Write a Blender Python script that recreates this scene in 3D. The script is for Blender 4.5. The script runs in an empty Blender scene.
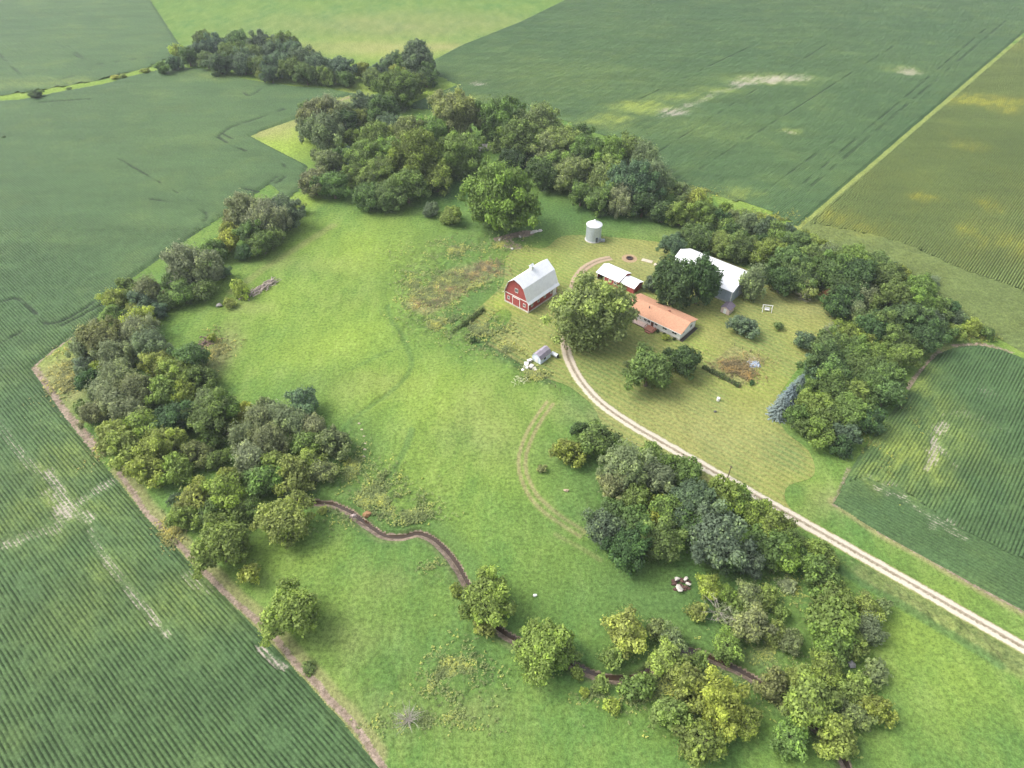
import bpy, math
import numpy as np
from math import radians, sin, cos, pi

SC = bpy.context.scene
COL = SC.collection
rng = np.random.default_rng(7)

# ------------------------------------------------------------------ camera model
CAM_H, PITCH, FPX = 120.0, radians(42.0), 683.0
CP, SP = cos(PITCH), sin(PITCH)
ANG = radians(-41.5)                       # the section lines: fields, drive and buildings share this grid
E1 = np.array([cos(ANG), sin(ANG)]); E2 = np.array([-sin(ANG), cos(ANG)])

def at(px, py, z=0.0):
    u = (px - 512.0) / FPX; v = (384.0 - py) / FPX
    dy = CP + v * SP; dz = -SP + v * CP
    s = (CAM_H - z) / -dz
    return np.array([u * s, dy * s])
def depth(px, py, z=0.0):
    v = (384.0 - py) / FPX
    return (CAM_H - z) / (SP - v * CP)
def uv2xy(u, v): return E1 * u + E2 * v
def poly(pts): return np.array([at(*p) for p in pts])

# ------------------------------------------------------------------ noise
def _h(ix, iy, seed):
    n = (ix.astype(np.int64) * 374761393 + iy.astype(np.int64) * 668265263 + seed * 974634777) & 0xffffffff
    n = ((n ^ (n >> 13)) * 1274126177) & 0xffffffff
    return ((n ^ (n >> 16)) & 0xffff) / 65535.0
def vnoise(x, y, s=0):
    ix = np.floor(x); iy = np.floor(y); fx = x - ix; fy = y - iy
    fx = fx * fx * (3 - 2 * fx); fy = fy * fy * (3 - 2 * fy)
    a = _h(ix, iy, s); b = _h(ix + 1, iy, s); c = _h(ix, iy + 1, s); d = _h(ix + 1, iy + 1, s)
    return (a * (1 - fx) + b * fx) * (1 - fy) + (c * (1 - fx) + d * fx) * fy
def fbm(x, y, sc, o=4, s=0):
    x = np.asarray(x, float) / sc; y = np.asarray(y, float) / sc
    t = 0; a = 0.5; n = 0
    for k in range(o):
        t = t + a * vnoise(x * 2 ** k + 17.3 * k, y * 2 ** k - 9.1 * k, s + k); n += a; a *= 0.5
    return t / n
def sstep(a, b, x):
    t = np.clip((x - a) / (b - a), 0, 1); return t * t * (3 - 2 * t)

# ------------------------------------------------------------------ plane geometry
def inside(x, y, P):
    r = np.zeros(x.shape, bool); n = len(P)
    for i in range(n):
        x1, y1 = P[i]; x2, y2 = P[(i + 1) % n]
        if y1 == y2: continue
        c = ((y1 > y) != (y2 > y)) & (x < (x2 - x1) * (y - y1) / (y2 - y1) + x1)
        r ^= c
    return r
def dist_line(x, y, P, closed=False):
    d = np.full(x.shape, 1e9); side = np.zeros(x.shape); n = len(P)
    for i in range(n if closed else n - 1):
        a = P[i]; b = P[(i + 1) % n]; ab = b - a; L = max(ab @ ab, 1e-9)
        t = np.clip(((x - a[0]) * ab[0] + (y - a[1]) * ab[1]) / L, 0, 1)
        dx = x - a[0] - t * ab[0]; dy = y - a[1] - t * ab[1]
        q = dx * dx + dy * dy; m = q < d
        d = np.where(m, q, d)
        side = np.where(m, ab[0] * (y - a[1]) - ab[1] * (x - a[0]), side)
    return np.sqrt(d), np.sign(side)
def smooth_line(P, n=8):
    P = np.array(P, float); out = []
    Q = np.vstack([2 * P[0] - P[1], P, 2 * P[-1] - P[-2]])
    for i in range(1, len(Q) - 2):
        p0, p1, p2, p3 = Q[i - 1], Q[i], Q[i + 1], Q[i + 2]
        for k in range(n):
            t = k / n
            out.append(0.5 * ((2 * p1) + (-p0 + p2) * t + (2 * p0 - 5 * p1 + 4 * p2 - p3) * t * t + (-p0 + 3 * p1 - 3 * p2 + p3) * t ** 3))
    out.append(P[-1]); return np.array(out)

def offset(P, o):
    T = np.gradient(P, axis=0); T /= np.linalg.norm(T, axis=1)[:, None]; return P + np.stack([-T[:, 1], T[:, 0]], 1) * o

# ------------------------------------------------------------------ object helpers
def tag(o, label=None, cat=None, group=None, kind=None):
    if label: o['label'] = label
    if cat: o['category'] = cat
    if group: o['group'] = group
    if kind: o['kind'] = kind
    return o
def link(name, me, mat=None, parent=None):
    o = bpy.data.objects.new(name, me); COL.objects.link(o)
    if mat is not None and me is not None and not me.materials: me.materials.append(mat)
    if parent is not None: o.parent = parent
    return o
def empty(name, loc=(0, 0, 0), rz=0.0):
    o = bpy.data.objects.new(name, None); COL.objects.link(o)
    o.location = loc; o.rotation_euler = (0, 0, rz); o.empty_display_size = 1
    return o
def np_mesh(name, V, F, smooth=False):
    """V (n,3) floats, F (m,k) ints."""
    me = bpy.data.meshes.new(name); V = np.asarray(V, np.float32); F = np.asarray(F, np.int32)
    me.vertices.add(len(V)); me.vertices.foreach_set('co', V.ravel())
    m, k = F.shape
    me.loops.add(m * k); me.loops.foreach_set('vertex_index', F.ravel())
    me.polygons.add(m); me.polygons.foreach_set('loop_start', np.arange(m, dtype=np.int32) * k)
    me.polygons.foreach_set('loop_total', np.full(m, k, np.int32))
    if smooth: me.polygons.foreach_set('use_smooth', np.ones(m, bool))
    me.update(calc_edges=True); return me
def attr(me, name, data, dom='POINT'):
    data = np.asarray(data, np.float32)
    if data.ndim == 1:
        a = me.attributes.new(name, 'FLOAT', dom); a.data.foreach_set('value', data)
    else:
        a = me.attributes.new(name, 'FLOAT_VECTOR', dom); a.data.foreach_set('vector', data.ravel())

class MB:
    def __init__(s): s.v = []; s.f = []
    def add(s, vs, fs):
        b = len(s.v); s.v += [tuple(map(float, p)) for p in vs]; s.f += [tuple(b + i for i in f) for f in fs]; return s
    def box(s, x0, x1, y0, y1, z0, z1):
        return s.add([(x0, y0, z0), (x1, y0, z0), (x1, y1, z0), (x0, y1, z0), (x0, y0, z1), (x1, y0, z1), (x1, y1, z1), (x0, y1, z1)],
                     [(0, 3, 2, 1), (4, 5, 6, 7), (0, 1, 5, 4), (1, 2, 6, 5), (2, 3, 7, 6), (3, 0, 4, 7)])
    def prism(s, prof, a0, a1, axis='y'):
        """prof: (h, z) outline swept along axis from a0 to a1."""
        n = len(prof)
        if axis == 'y': A = [(p[0], a0, p[1]) for p in prof] + [(p[0], a1, p[1]) for p in prof]
        else: A = [(a0, p[0], p[1]) for p in prof] + [(a1, p[0], p[1]) for p in prof]
        return s.add(A, [tuple(range(n)), tuple(range(2 * n - 1, n - 1, -1))] + [(i, i + n, (i + 1) % n + n, (i + 1) % n) for i in range(n)])
    def tube(s, pts, rads, n=7):
        pts = [np.array(p, float) for p in pts]; b = len(s.v); R = []
        for i, p in enumerate(pts):
            d = pts[min(i + 1, len(pts) - 1)] - pts[max(i - 1, 0)]; d /= max(np.linalg.norm(d), 1e-6)
            a = np.cross(d, (0, 0, 1)) if abs(d[2]) < 0.9 else np.cross(d, (1, 0, 0)); a /= np.linalg.norm(a); c = np.cross(d, a)
            for k in range(n):
                t = 2 * pi * k / n; R.append(p + rads[i] * (a * cos(t) + c * sin(t)))
        fs = [(i * n + k, i * n + (k + 1) % n, (i + 1) * n + (k + 1) % n, (i + 1) * n + k) for i in range(len(pts) - 1) for k in range(n)]
        fs += [tuple(range(n - 1, -1, -1)), tuple((len(pts) - 1) * n + k for k in range(n))]
        return s.add(R, fs)
    def rock(s, c, r, seed=0):
        g = np.random.default_rng(seed); ph = (1 + 5 ** .5) / 2
        v = np.array([(-1, ph, 0), (1, ph, 0), (-1, -ph, 0), (1, -ph, 0), (0, -1, ph), (0, 1, ph), (0, -1, -ph), (0, 1, -ph), (ph, 0, -1), (ph, 0, 1), (-ph, 0, -1), (-ph, 0, 1)]) / 1.9
        v = v * g.uniform(.65, 1.2, (12, 1)) * np.array(r) + np.array(c)
        f = [(0, 11, 5), (0, 5, 1), (0, 1, 7), (0, 7, 10), (0, 10, 11), (1, 5, 9), (5, 11, 4), (11, 10, 2), (10, 7, 6), (7, 1, 8), (3, 9, 4), (3, 4, 2), (3, 2, 6), (3, 6, 8), (3, 8, 9), (4, 9, 5), (2, 4, 11), (6, 2, 10), (8, 6, 7), (9, 8, 1)]
        return s.add(v, f)
    def mesh(s, name):
        me = bpy.data.meshes.new(name); me.from_pydata(s.v, [], s.f); me.update(); return me
    def build(s, name, mat, parent=None): return link(name, s.mesh(name), mat, parent)

# ------------------------------------------------------------------ node materials
def new_mat(name, rough=0.8, spec=0.3):
    m = bpy.data.materials.new(name); m.use_nodes = True; nt = m.node_tree
    b = nt.nodes['Principled BSDF']; b.inputs['Roughness'].default_value = rough
    b.inputs['Specular IOR Level'].default_value = spec
    return m, nt, b
def N(nt, t, **kw):
    n = nt.nodes.new(t)
    for k, v in kw.items():
        if k.startswith('i_'): n.inputs[k[2:].replace('_', ' ')].default_value = v
        else: setattr(n, k, v)
    return n
def mixc(nt, fac, a, b, mode='MIX'):
    n = nt.nodes.new('ShaderNodeMix'); n.data_type = 'RGBA'; n.blend_type = mode
    for sock, val in ((n.inputs[0], fac), (n.inputs[6], a), (n.inputs[7], b)):
        if isinstance(val, bpy.types.NodeSocket): nt.links.new(val, sock)
        elif isinstance(val, (int, float)): sock.default_value = val
        else: sock.default_value = (*val, 1) if len(val) == 3 else val
    return n.outputs[2]
def mth(nt, op, a, b=0.0, c=0.0, clamp=False):
    n = nt.nodes.new('ShaderNodeMath'); n.operation = op; n.use_clamp = clamp
    for i, val in enumerate((a, b, c)):
        if isinstance(val, bpy.types.NodeSocket): nt.links.new(val, n.inputs[i])
        else: n.inputs[i].default_value = val
    return n.outputs[0]
def noise(nt, scale, detail=3, rough=.55, vec=None, dist=0.0):
    n = nt.nodes.new('ShaderNodeTexNoise'); n.inputs['Scale'].default_value = scale
    n.inputs['Detail'].default_value = detail; n.inputs['Roughness'].default_value = rough; n.inputs['Distortion'].default_value = dist
    if vec is not None: nt.links.new(vec, n.inputs['Vector'])
    return n.outputs['Fac']
def remap(nt, v, a, b, c, d):
    n = nt.nodes.new('ShaderNodeMapRange'); nt.links.new(v, n.inputs[0])
    for i, x in enumerate((a, b, c, d)): n.inputs[i + 1].default_value = x
    return n.outputs[0]
def objco(nt): return nt.nodes.new('ShaderNodeTexCoord').outputs['Object']
def mapped(nt, src, rot=(0, 0, 0), scale=(1, 1, 1)):
    n = nt.nodes.new('ShaderNodeMapping'); nt.links.new(src, n.inputs[0])
    n.inputs['Rotation'].default_value = rot; n.inputs['Scale'].default_value = scale; return n.outputs[0]
def bump(nt, b, h, strength, dist):
    n = nt.nodes.new('ShaderNodeBump'); n.inputs['Strength'].default_value = strength; n.inputs['Distance'].default_value = dist
    nt.links.new(h, n.inputs['Height']); nt.links.new(n.outputs[0], b.inputs['Normal'])
def attrn(nt, name):
    n = nt.nodes.new('ShaderNodeAttribute'); n.attribute_name = name; return n

def simple(name, col, rough=.7, var=.15, scale=3.0, col2=None, spec=.3, bumpd=0.0):
    m, nt, b = new_mat(name, rough, spec); co = objco(nt)
    f = noise(nt, scale, 4, .6, co)
    c2 = col2 if col2 else tuple(c * (1 - 2 * var) for c in col)
    c = mixc(nt, remap(nt, f, .3, .7, 0, 1), c2, col if col2 else tuple(min(1, c * (1 + var)) for c in col))
    nt.links.new(c, b.inputs['Base Color'])
    if bumpd: bump(nt, b, noise(nt, scale * 4, 3, .6, co), .6, bumpd)
    return m

def ribbed(name, col, axis, period, rough=.45, metal=0.0, var=.1, depth_=.03, dirt=None):
    """metal sheeting / boards: ribs with a period along one local axis, streaky wear"""
    m, nt, b = new_mat(name, rough, .4); b.inputs['Metallic'].default_value = metal; co = objco(nt)
    sep = nt.nodes.new('ShaderNodeSeparateXYZ'); nt.links.new(co, sep.inputs[0])
    ph = mth(nt, 'FRACT', mth(nt, 'DIVIDE', sep.outputs[axis], period))
    rib = remap(nt, mth(nt, 'ABSOLUTE', mth(nt, 'SUBTRACT', ph, .5)), .38, .5, 0, 1)
    f = noise(nt, .9, 5, .6, co); g = noise(nt, 9, 3, .6, co)
    base = mixc(nt, remap(nt, f, .35, .65, 0, 1), tuple(c * (1 - var) for c in col), tuple(min(1, c * (1 + var)) for c in col))
    base = mixc(nt, mth(nt, 'MULTIPLY', rib, .22), base, tuple(c * .55 for c in col))
    if dirt: base = mixc(nt, remap(nt, noise(nt, 1.6, 6, .7, co), .5, .75, 0, .6), base, dirt)
    nt.links.new(base, b.inputs['Base Color'])
    bump(nt, b, mth(nt, 'ADD', rib, mth(nt, 'MULTIPLY', g, .15)), .5, depth_)
    return m

# ground: procedural grass whose kind and painted light and shade follow mask attributes
def ground_material(name, base, mow=False):
    m, nt, b = new_mat(name, .95, .1); co = objco(nt)
    a1 = attrn(nt, 'kind_a'); a2 = attrn(nt, 'kind_b')
    s1 = nt.nodes.new('ShaderNodeSeparateXYZ'); nt.links.new(a1.outputs['Vector'], s1.inputs[0])
    s2 = nt.nodes.new('ShaderNodeSeparateXYZ'); nt.links.new(a2.outputs['Vector'], s2.inputs[0])
    Y, D, L = s1.outputs; S, R, M = s2.outputs
    st = mapped(nt, co, (0, 0, radians(35)), (1, .45, 1))
    big = noise(nt, .02, 5, .6, co); med = noise(nt, .16, 6, .72, st); fin = noise(nt, 1.3, 5, .72, co); vf = noise(nt, 4.5, 2, .6, co)
    big2 = noise(nt, .055, 6, .7, mapped(nt, co, (0, 0, radians(-20)), (1, .6, 1)))
    def soft(x, k):   # mask edges broken up by the grass texture
        return mth(nt, 'ADD', x, mth(nt, 'MULTIPLY', mth(nt, 'SUBTRACT', med, .5), k), clamp=True)
    c = mixc(nt, remap(nt, big, .35, .65, 0, 1), base, (base[0] * 1.16, base[1] * 1.1, base[2] * 1.0))
    c = mixc(nt, remap(nt, big2, .42, .66, 0, .5), c, (base[0] * 1.5, base[1] * 1.18, base[2] * 1.1))
    c = mixc(nt, remap(nt, big2, .5, .3, 0, .4), c, (base[0] * .62, base[1] * .86, base[2] * 1.15))
    c = mixc(nt, mth(nt, 'MULTIPLY', soft(Y, .6), .9), c, (.245, .335, .055))
    c = mixc(nt, mth(nt, 'MULTIPLY', soft(D, .7), .85), c, (.29, .25, .125))
    c = mixc(nt, mth(nt, 'MULTIPLY', soft(L, .6), .85), c, (.07, .14, .046))  # lush green, also the colour of the painted tree shade
    # rough weedy ground: blotches of dark and pale plants
    rr = mth(nt, 'MULTIPLY', R, remap(nt, noise(nt, .55, 5, .75, co), .42, .6, 0, 1))
    c = mixc(nt, mth(nt, 'MULTIPLY', rr, .75), c, (.05, .09, .028))
    rp = mth(nt, 'MULTIPLY', R, remap(nt, noise(nt, .8, 4, .7, mapped(nt, co, (1, 2, 3))), .55, .7, 0, 1))
    c = mixc(nt, mth(nt, 'MULTIPLY', rp, .6), c, (.24, .25, .11))
    if mow:
        w = nt.nodes.new('ShaderNodeTexWave'); w.inputs['Scale'].default_value = .19; w.inputs['Distortion'].default_value = 2.5
        w.inputs['Detail'].default_value = 3; w.inputs['Detail Scale'].default_value = .6; w.bands_direction = 'Y'
        nt.links.new(mapped(nt, co, (0, 0, -ANG)), w.inputs['Vector'])
        c = mixc(nt, mth(nt, 'MULTIPLY', w.outputs['Fac'], .42), c, (.31, .275, .10))
    soil = mixc(nt, remap(nt, noise(nt, .7, 5, .7, co), .35, .65, 0, 1), (.19, .145, .105), (.33, .26, .205))
    sm = remap(nt, mth(nt, 'ADD', S, mth(nt, 'MULTIPLY', mth(nt, 'SUBTRACT', fin, .5), 1.1)), .38, .62, 0, 1)
    c = mixc(nt, sm, c, soil)
    k = mth(nt, 'ADD', remap(nt, fin, .34, .66, .62, 1.34), remap(nt, vf, .3, .7, -.2, .2))
    k = mth(nt, 'MULTIPLY', k, remap(nt, med, .3, .7, .84, 1.14))
    cm = nt.nodes.new('ShaderNodeCombineXYZ')
    for i in range(3): nt.links.new(k, cm.inputs[i])
    c = mixc(nt, 1.0, c, cm.outputs[0], 'MULTIPLY')
    nt.links.new(c, b.inputs['Base Color'])
    hgt = mth(nt, 'ADD', mth(nt, 'MULTIPLY', fin, 1.0), mth(nt, 'MULTIPLY', vf, .4))
    bump(nt, b, hgt, .55 if not mow else .3, .35 if not mow else .12)
    return m

def crop_material(name, leaf, leaf2, gap, yellow, pale):
    m, nt, b = new_mat(name, .8, .2); co = objco(nt)
    a1 = attrn(nt, 'kind_a'); s1 = nt.nodes.new('ShaderNodeSeparateXYZ'); nt.links.new(a1.outputs['Vector'], s1.inputs[0])
    Y, S, G = s1.outputs          # yellowed, bare soil, row gaps: dark soil with painted shade
    st = mapped(nt, co, (0, 0, -ANG), (.25, 1, 1))
    big = noise(nt, .012, 5, .6, co); med = noise(nt, .12, 4, .6, st); fin = noise(nt, 1.6, 4, .7, co)
    c = mixc(nt, remap(nt, big, .35, .65, 0, 1), leaf, leaf2)
    c = mixc(nt, remap(nt, noise(nt, .05, 5, .65, co), .5, .75, 0, .16), c, yellow)
    c = mixc(nt, mth(nt, 'ADD', Y, mth(nt, 'MULTIPLY', mth(nt, 'SUBTRACT', fin, .5), mth(nt, 'MULTIPLY', Y, 1.4)), clamp=True), c, yellow)
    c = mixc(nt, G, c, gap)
    sm = remap(nt, mth(nt, 'ADD', S, mth(nt, 'MULTIPLY', mth(nt, 'SUBTRACT', fin, .5), 1.6)), .25, .85, 0, 1)
    c = mixc(nt, mth(nt, 'MULTIPLY', sm, remap(nt, S, .04, .3, 0, .9)), c, pale)
    k = mth(nt, 'MULTIPLY', remap(nt, fin, .34, .66, .7, 1.3), remap(nt, med, .3, .7, .86, 1.14))
    k = mth(nt, 'MULTIPLY', k, remap(nt, noise(nt, 5.5, 2, .6, co), .3, .7, .82, 1.18))
    cm = nt.nodes.new('ShaderNodeCombineXYZ')
    for i in range(3): nt.links.new(k, cm.inputs[i])
    nt.links.new(mixc(nt, 1.0, c, cm.outputs[0], 'MULTIPLY'), b.inputs['Base Color'])
    bump(nt, b, fin, .5, .15)
    return m

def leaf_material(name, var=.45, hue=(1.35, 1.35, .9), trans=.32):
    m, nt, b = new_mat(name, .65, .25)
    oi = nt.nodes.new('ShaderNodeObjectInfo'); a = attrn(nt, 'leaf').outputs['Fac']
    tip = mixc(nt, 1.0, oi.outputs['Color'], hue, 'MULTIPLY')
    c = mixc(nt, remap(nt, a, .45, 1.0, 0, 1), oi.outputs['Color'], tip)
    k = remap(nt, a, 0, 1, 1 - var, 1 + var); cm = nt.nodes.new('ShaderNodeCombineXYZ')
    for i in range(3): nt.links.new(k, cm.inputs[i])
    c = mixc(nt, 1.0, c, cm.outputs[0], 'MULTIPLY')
    nt.links.new(c, b.inputs['Base Color'])
    tr = nt.nodes.new('ShaderNodeBsdfTranslucent'); nt.links.new(c, tr.inputs[0])
    mx = nt.nodes.new('ShaderNodeMixShader'); mx.inputs[0].default_value = trans
    nt.links.new(b.outputs[0], mx.inputs[1]); nt.links.new(tr.outputs[0], mx.inputs[2])
    nt.links.new(mx.outputs[0], nt.nodes['Material Output'].inputs['Surface'])
    return m

PASTURE = ground_material('pasture grass', (.108, .196, .046))
LAWN = ground_material('mown lawn', (.175, .225, .065), mow=True)
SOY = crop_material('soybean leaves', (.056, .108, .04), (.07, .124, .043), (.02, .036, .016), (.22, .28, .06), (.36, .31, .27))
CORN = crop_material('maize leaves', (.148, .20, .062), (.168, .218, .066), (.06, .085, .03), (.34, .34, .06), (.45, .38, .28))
LEAF = leaf_material('leaves')
NEEDLE = leaf_material('needles', .4, (1.2, 1.2, 1.2), .1)
WEED = leaf_material('weed leaves', .45, (1.7, 1.35, .8), .25)
BARK = simple('bark', (.16, .125, .09), .9, .25, 4, bumpd=.05)
DEAD = simple('dead wood', (.42, .38, .33), .9, .2, 4)

# ------------------------------------------------------------------ kinds of ground cover, some sun and tree shade painted in
DRIVE_PX = [(611, 258), (598, 261), (585, 268), (577, 278), (573, 290), (570, 310), (567, 330), (566, 348), (571, 364), (582, 383), (600, 402.5), (627, 422), (660, 441.5)]
DRIVE = np.array([at(*p) for p in DRIVE_PX] + [uv2xy(u, 107.9) for u in (-38, -30, -20, -10, 0, 10, 20, 30, 45, 60, 90)])
DRIVE = smooth_line(DRIVE, 6)
CREEK = smooth_line(poly([(232, 430), (262, 468), (290, 489), (312, 499), (330, 501), (346, 507), (360, 516), (373, 525), (386, 533), (402, 534), (417, 530), (430, 534), (443, 544),
                          (455, 559), (466, 577), (480, 600), (497, 624), (520, 638), (560, 655), (582, 666), (603, 674), (622, 676), (642, 673), (665, 655), (690, 648), (706, 653), (732, 664), (752, 674),
                          (775, 690), (800, 712), (830, 735), (850, 765), (862, 800)]), 5)
LAWN_PX = [(505, 270), (507, 256), (522, 247), (545, 248), (558, 238), (575, 235), (610, 237), (665, 243), (700, 252), (745, 268), (785, 284), (815, 298), (838, 318), (820, 345), (797, 370), (778, 400),
           (784, 430), (808, 450), (814, 475), (788, 486), (786, 502), (800, 520), (790, 528), (760, 513), (725, 492), (690, 473), (655, 455), (620, 436), (603, 425), (592, 405), (568, 386), (545, 378), (525, 367),
           (505, 354), (488, 343), (505, 326), (512, 314), (500, 310), (478, 330), (470, 318), (492, 296), (503, 284)]
LAWN_P = smooth_line(np.vstack([poly(LAWN_PX), poly(LAWN_PX[:1])]), 4)[:-1]
TRAIL = smooth_line(poly([(550, 403), (536, 423), (525, 447), (522, 468), (530, 492), (546, 509), (567, 524), (582, 534)]), 6)
DITCH = smooth_line(poly([(388, 305), (392, 322), (402, 333), (408, 350), (411, 368), (398, 386), (372, 405), (350, 422), (338, 440)]), 5)
SOYA_PX = [(-250, 900), (452, 900), (400, 792), (370, 757), (345, 724), (308, 683), (268, 640), (205, 577), (150, 521), (118, 480), (92, 450), (60, 410), (31, 368), (58, 347), (88, 327), (104, 310),
           (130, 280), (165, 255), (205, 228), (240, 205), (270, 184), (287, 199), (300, 189), (308, 166), (250, 136), (298, 118), (320, 102), (357, 94), (330, 89), (290, 86), (250, 80), (225, 75),
           (205, 69), (175, 67), (150, 72), (100, 85), (60, 92), (20, 100), (-250, 112)]
SOYB_PX = [(-250, 101), (0, 96), (60, 87), (108, 79), (146, 68), (170, 58), (180, 46), (150, 0), (-250, 0)]
SOYC_PX = [(798, 226), (760, 207), (720, 197), (690, 187), (665, 175), (640, 150), (600, 135), (540, 112), (480, 106), (430, 110), (398, 108), (425, 98), (457, 85), (437, 75), (430, 62), (460, 46), (520, 22), (565, 0), (1062, 0)]
CORN_PX = [(801, 228), (1066, 0), (1300, 0), (1300, 410), (1090, 385), (1024, 353), (985, 331), (945, 305), (900, 280), (870, 266), (835, 252), (812, 240)]
CORNHEAD_PX = [(780, 222), (860, 238), (900, 248), (960, 275), (1024, 298), (1110, 326), (1300, 370), (1300, 500), (700, 400)]
SOYD_PX = [(833, 504), (846, 478), (862, 450), (882, 425), (905, 396), (925, 367), (938, 354), (955, 347), (978, 345), (1002, 350), (1030, 361), (1130, 410), (1300, 470), (1300, 760), (1110, 654), (1024, 611), (975, 585), (930, 560), (880, 533)]
SOYDHEAD_PX = [(800, 500), (862, 478), (900, 490), (950, 525), (1024, 562), (1110, 605), (1300, 700), (1300, 900), (900, 700)]
soyA, soyB, soyC, cornP, soyD = map(poly, (SOYA_PX, SOYB_PX, SOYC_PX, CORN_PX, SOYD_PX))

# (channel, shape, data, size, amount)   Y yellow-green grass and painted sun patches, D dry/brown, L lush grass and painted tree shade, S soil, R rough weeds
BL = [  # blobs: px, py, rx px, ry px
 ('Y', 370, 245, 75, 28, .75), ('Y', 300, 300, 80, 40, .5), ('Y', 350, 330, 60, 40, .65), ('Y', 300, 350, 60, 35, .45), ('Y', 430, 400, 60, 45, .6), ('Y', 360, 390, 45, 30, .6), ('Y', 480, 410, 50, 40, .45), ('D', 480, 425, 45, 35, .26),  # mid pasture: patchy sun painted in as yellower grass
 ('Y', 420, 470, 70, 40, .4), ('Y', 470, 470, 60, 40, .35), ('Y', 900, 640, 60, 40, .5), ('Y', 955, 680, 50, 40, .4), ('D', 300, 265, 60, 10, .18), ('D', 370, 385, 45, 12, .2), ('D', 340, 300, 40, 12, .12),
 ('D', 222, 350, 14, 20, .75), ('D', 245, 308, 22, 8, .3), ('Y', 400, 300, 30, 50, .3), ('L', 500, 270, 60, 14, .5), ('L', 470, 235, 60, 25, .5), ('L', 560, 215, 80, 20, .8), ('L', 620, 225, 60, 12, .7), ('L', 440, 190, 60, 16, .8),  # shade of the north tree row is painted in as dark grass
 ('L', 350, 470, 30, 50, .6), ('L', 320, 395, 40, 25, .35), ('L', 600, 520, 60, 30, .45), ('L', 690, 600, 120, 45, .7), ('L', 590, 600, 80, 35, .45), ('L', 600, 470, 55, 32, .5), ('L', 470, 640, 60, 50, .4), ('L', 380, 620, 90, 60, .3),
 ('Y', 330, 620, 70, 50, .35), ('Y', 290, 560, 50, 25, .4), ('D', 355, 640, 30, 24, .25), ('D', 380, 720, 90, 20, .2), ('D', 470, 715, 35, 14, .3), ('Y', 320, 700, 25, 25, .4), ('D', 385, 575, 30, 14, .15),
 ('R', 385, 500, 45, 26, 1), ('R', 455, 675, 38, 30, .8), ('R', 430, 262, 50, 22, .7), ('R', 480, 330, 45, 18, .7), ('R', 500, 240, 40, 12, .6), ('R', 640, 690, 45, 25, .7), ('R', 430, 570, 18, 14, .5), ('R', 345, 450, 14, 34, .6),
 ('R', 213, 350, 18, 20, .8), ('R', 800, 590, 20, 18, .6), ('R', 390, 690, 80, 40, .3), ('R', 700, 680, 60, 30, .5), ('L', 720, 640, 60, 30, .6), ('R', 545, 365, 25, 12, .25), ('R', 430, 325, 26, 14, .8), ('R', 650, 520, 60, 30, .8), ('D', 752, 660, 18, 10, .35),
 # dry grass round the fields
 ('D', 55, 375, 34, 30, .6), ('Y', 80, 350, 30, 22, .7), ('D', 75, 395, 22, 24, .6), ('Y', 285, 140, 35, 22, 1.0), ('D', 275, 132, 26, 8, .5), ('D', 305, 125, 20, 10, .35), ('Y', 300, 80, 120, 7, .5), ('Y', 370, 90, 40, 8, .8), ('D', 352, 97, 22, 7, .55),
 ('Y', 430, 95, 40, 10, .9), ('Y', 385, 50, 90, 10, .7), ('D', 370, 48, 110, 8, .55), ('D', 430, 47, 40, 5, .7), ('Y', 60, 94, 110, 5, .55), ('Y', 300, 200, 14, 10, .8),
 ('D', 400, 25, 130, 14, .4), ('Y', 900, 540, 14, 9, .3), ('D', 830, 505, 22, 16, .5), ('Y', 812, 492, 22, 14, .5), ('L', 795, 495, 14, 6, .6), ('D', 880, 430, 12, 22, .3), ('D', 945, 350, 18, 7, .6),
 ('Y', 985, 340, 50, 12, .5), ('L', 980, 342, 40, 6, .5), ('Y', 960, 590, 70, 20, .2),
 # the yard
 ('Y', 540, 268, 50, 20, .6), ('D', 630, 262, 45, 16, .32), ('D', 560, 300, 20, 16, .3), ('D', 700, 430, 70, 30, .35), ('D', 660, 415, 50, 18, .28), ('D', 755, 440, 40, 26, .3), ('D', 815, 310, 25, 14, .35), ('D', 800, 300, 60, 20, .3),
 ('D', 720, 340, 18, 16, .22), ('Y', 700, 345, 20, 16, .5), ('Y', 760, 390, 45, 20, .35), ('L', 660, 400, 50, 12, .55), ('L', 620, 372, 40, 14, .6), ('L', 705, 393, 26, 8, .4), ('L', 790, 450, 20, 18, .8), ('L', 775, 430, 10, 18, .5), ('L', 595, 345, 30, 16, .5),  # darker green here is mostly tree shade painted onto the grass
 ('L', 748, 338, 18, 8, .4), ('D', 552, 420, 14, 14, .1), ('D', 640, 430, 40, 8, .3), ('D', 560, 345, 26, 16, .12), ('L', 700, 470, 20, 6, .3), ('Y', 500, 305, 14, 10, .8), ('L', 540, 330, 30, 12, .2), ('D', 575, 408, 34, 16, .3), ('Y', 610, 440, 40, 14, .4), ('D', 515, 345, 12, 10, .3), ('D', 600, 248, 30, 6, .2),
 ('D', 740, 235, 80, 8, .4),
]
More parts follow.
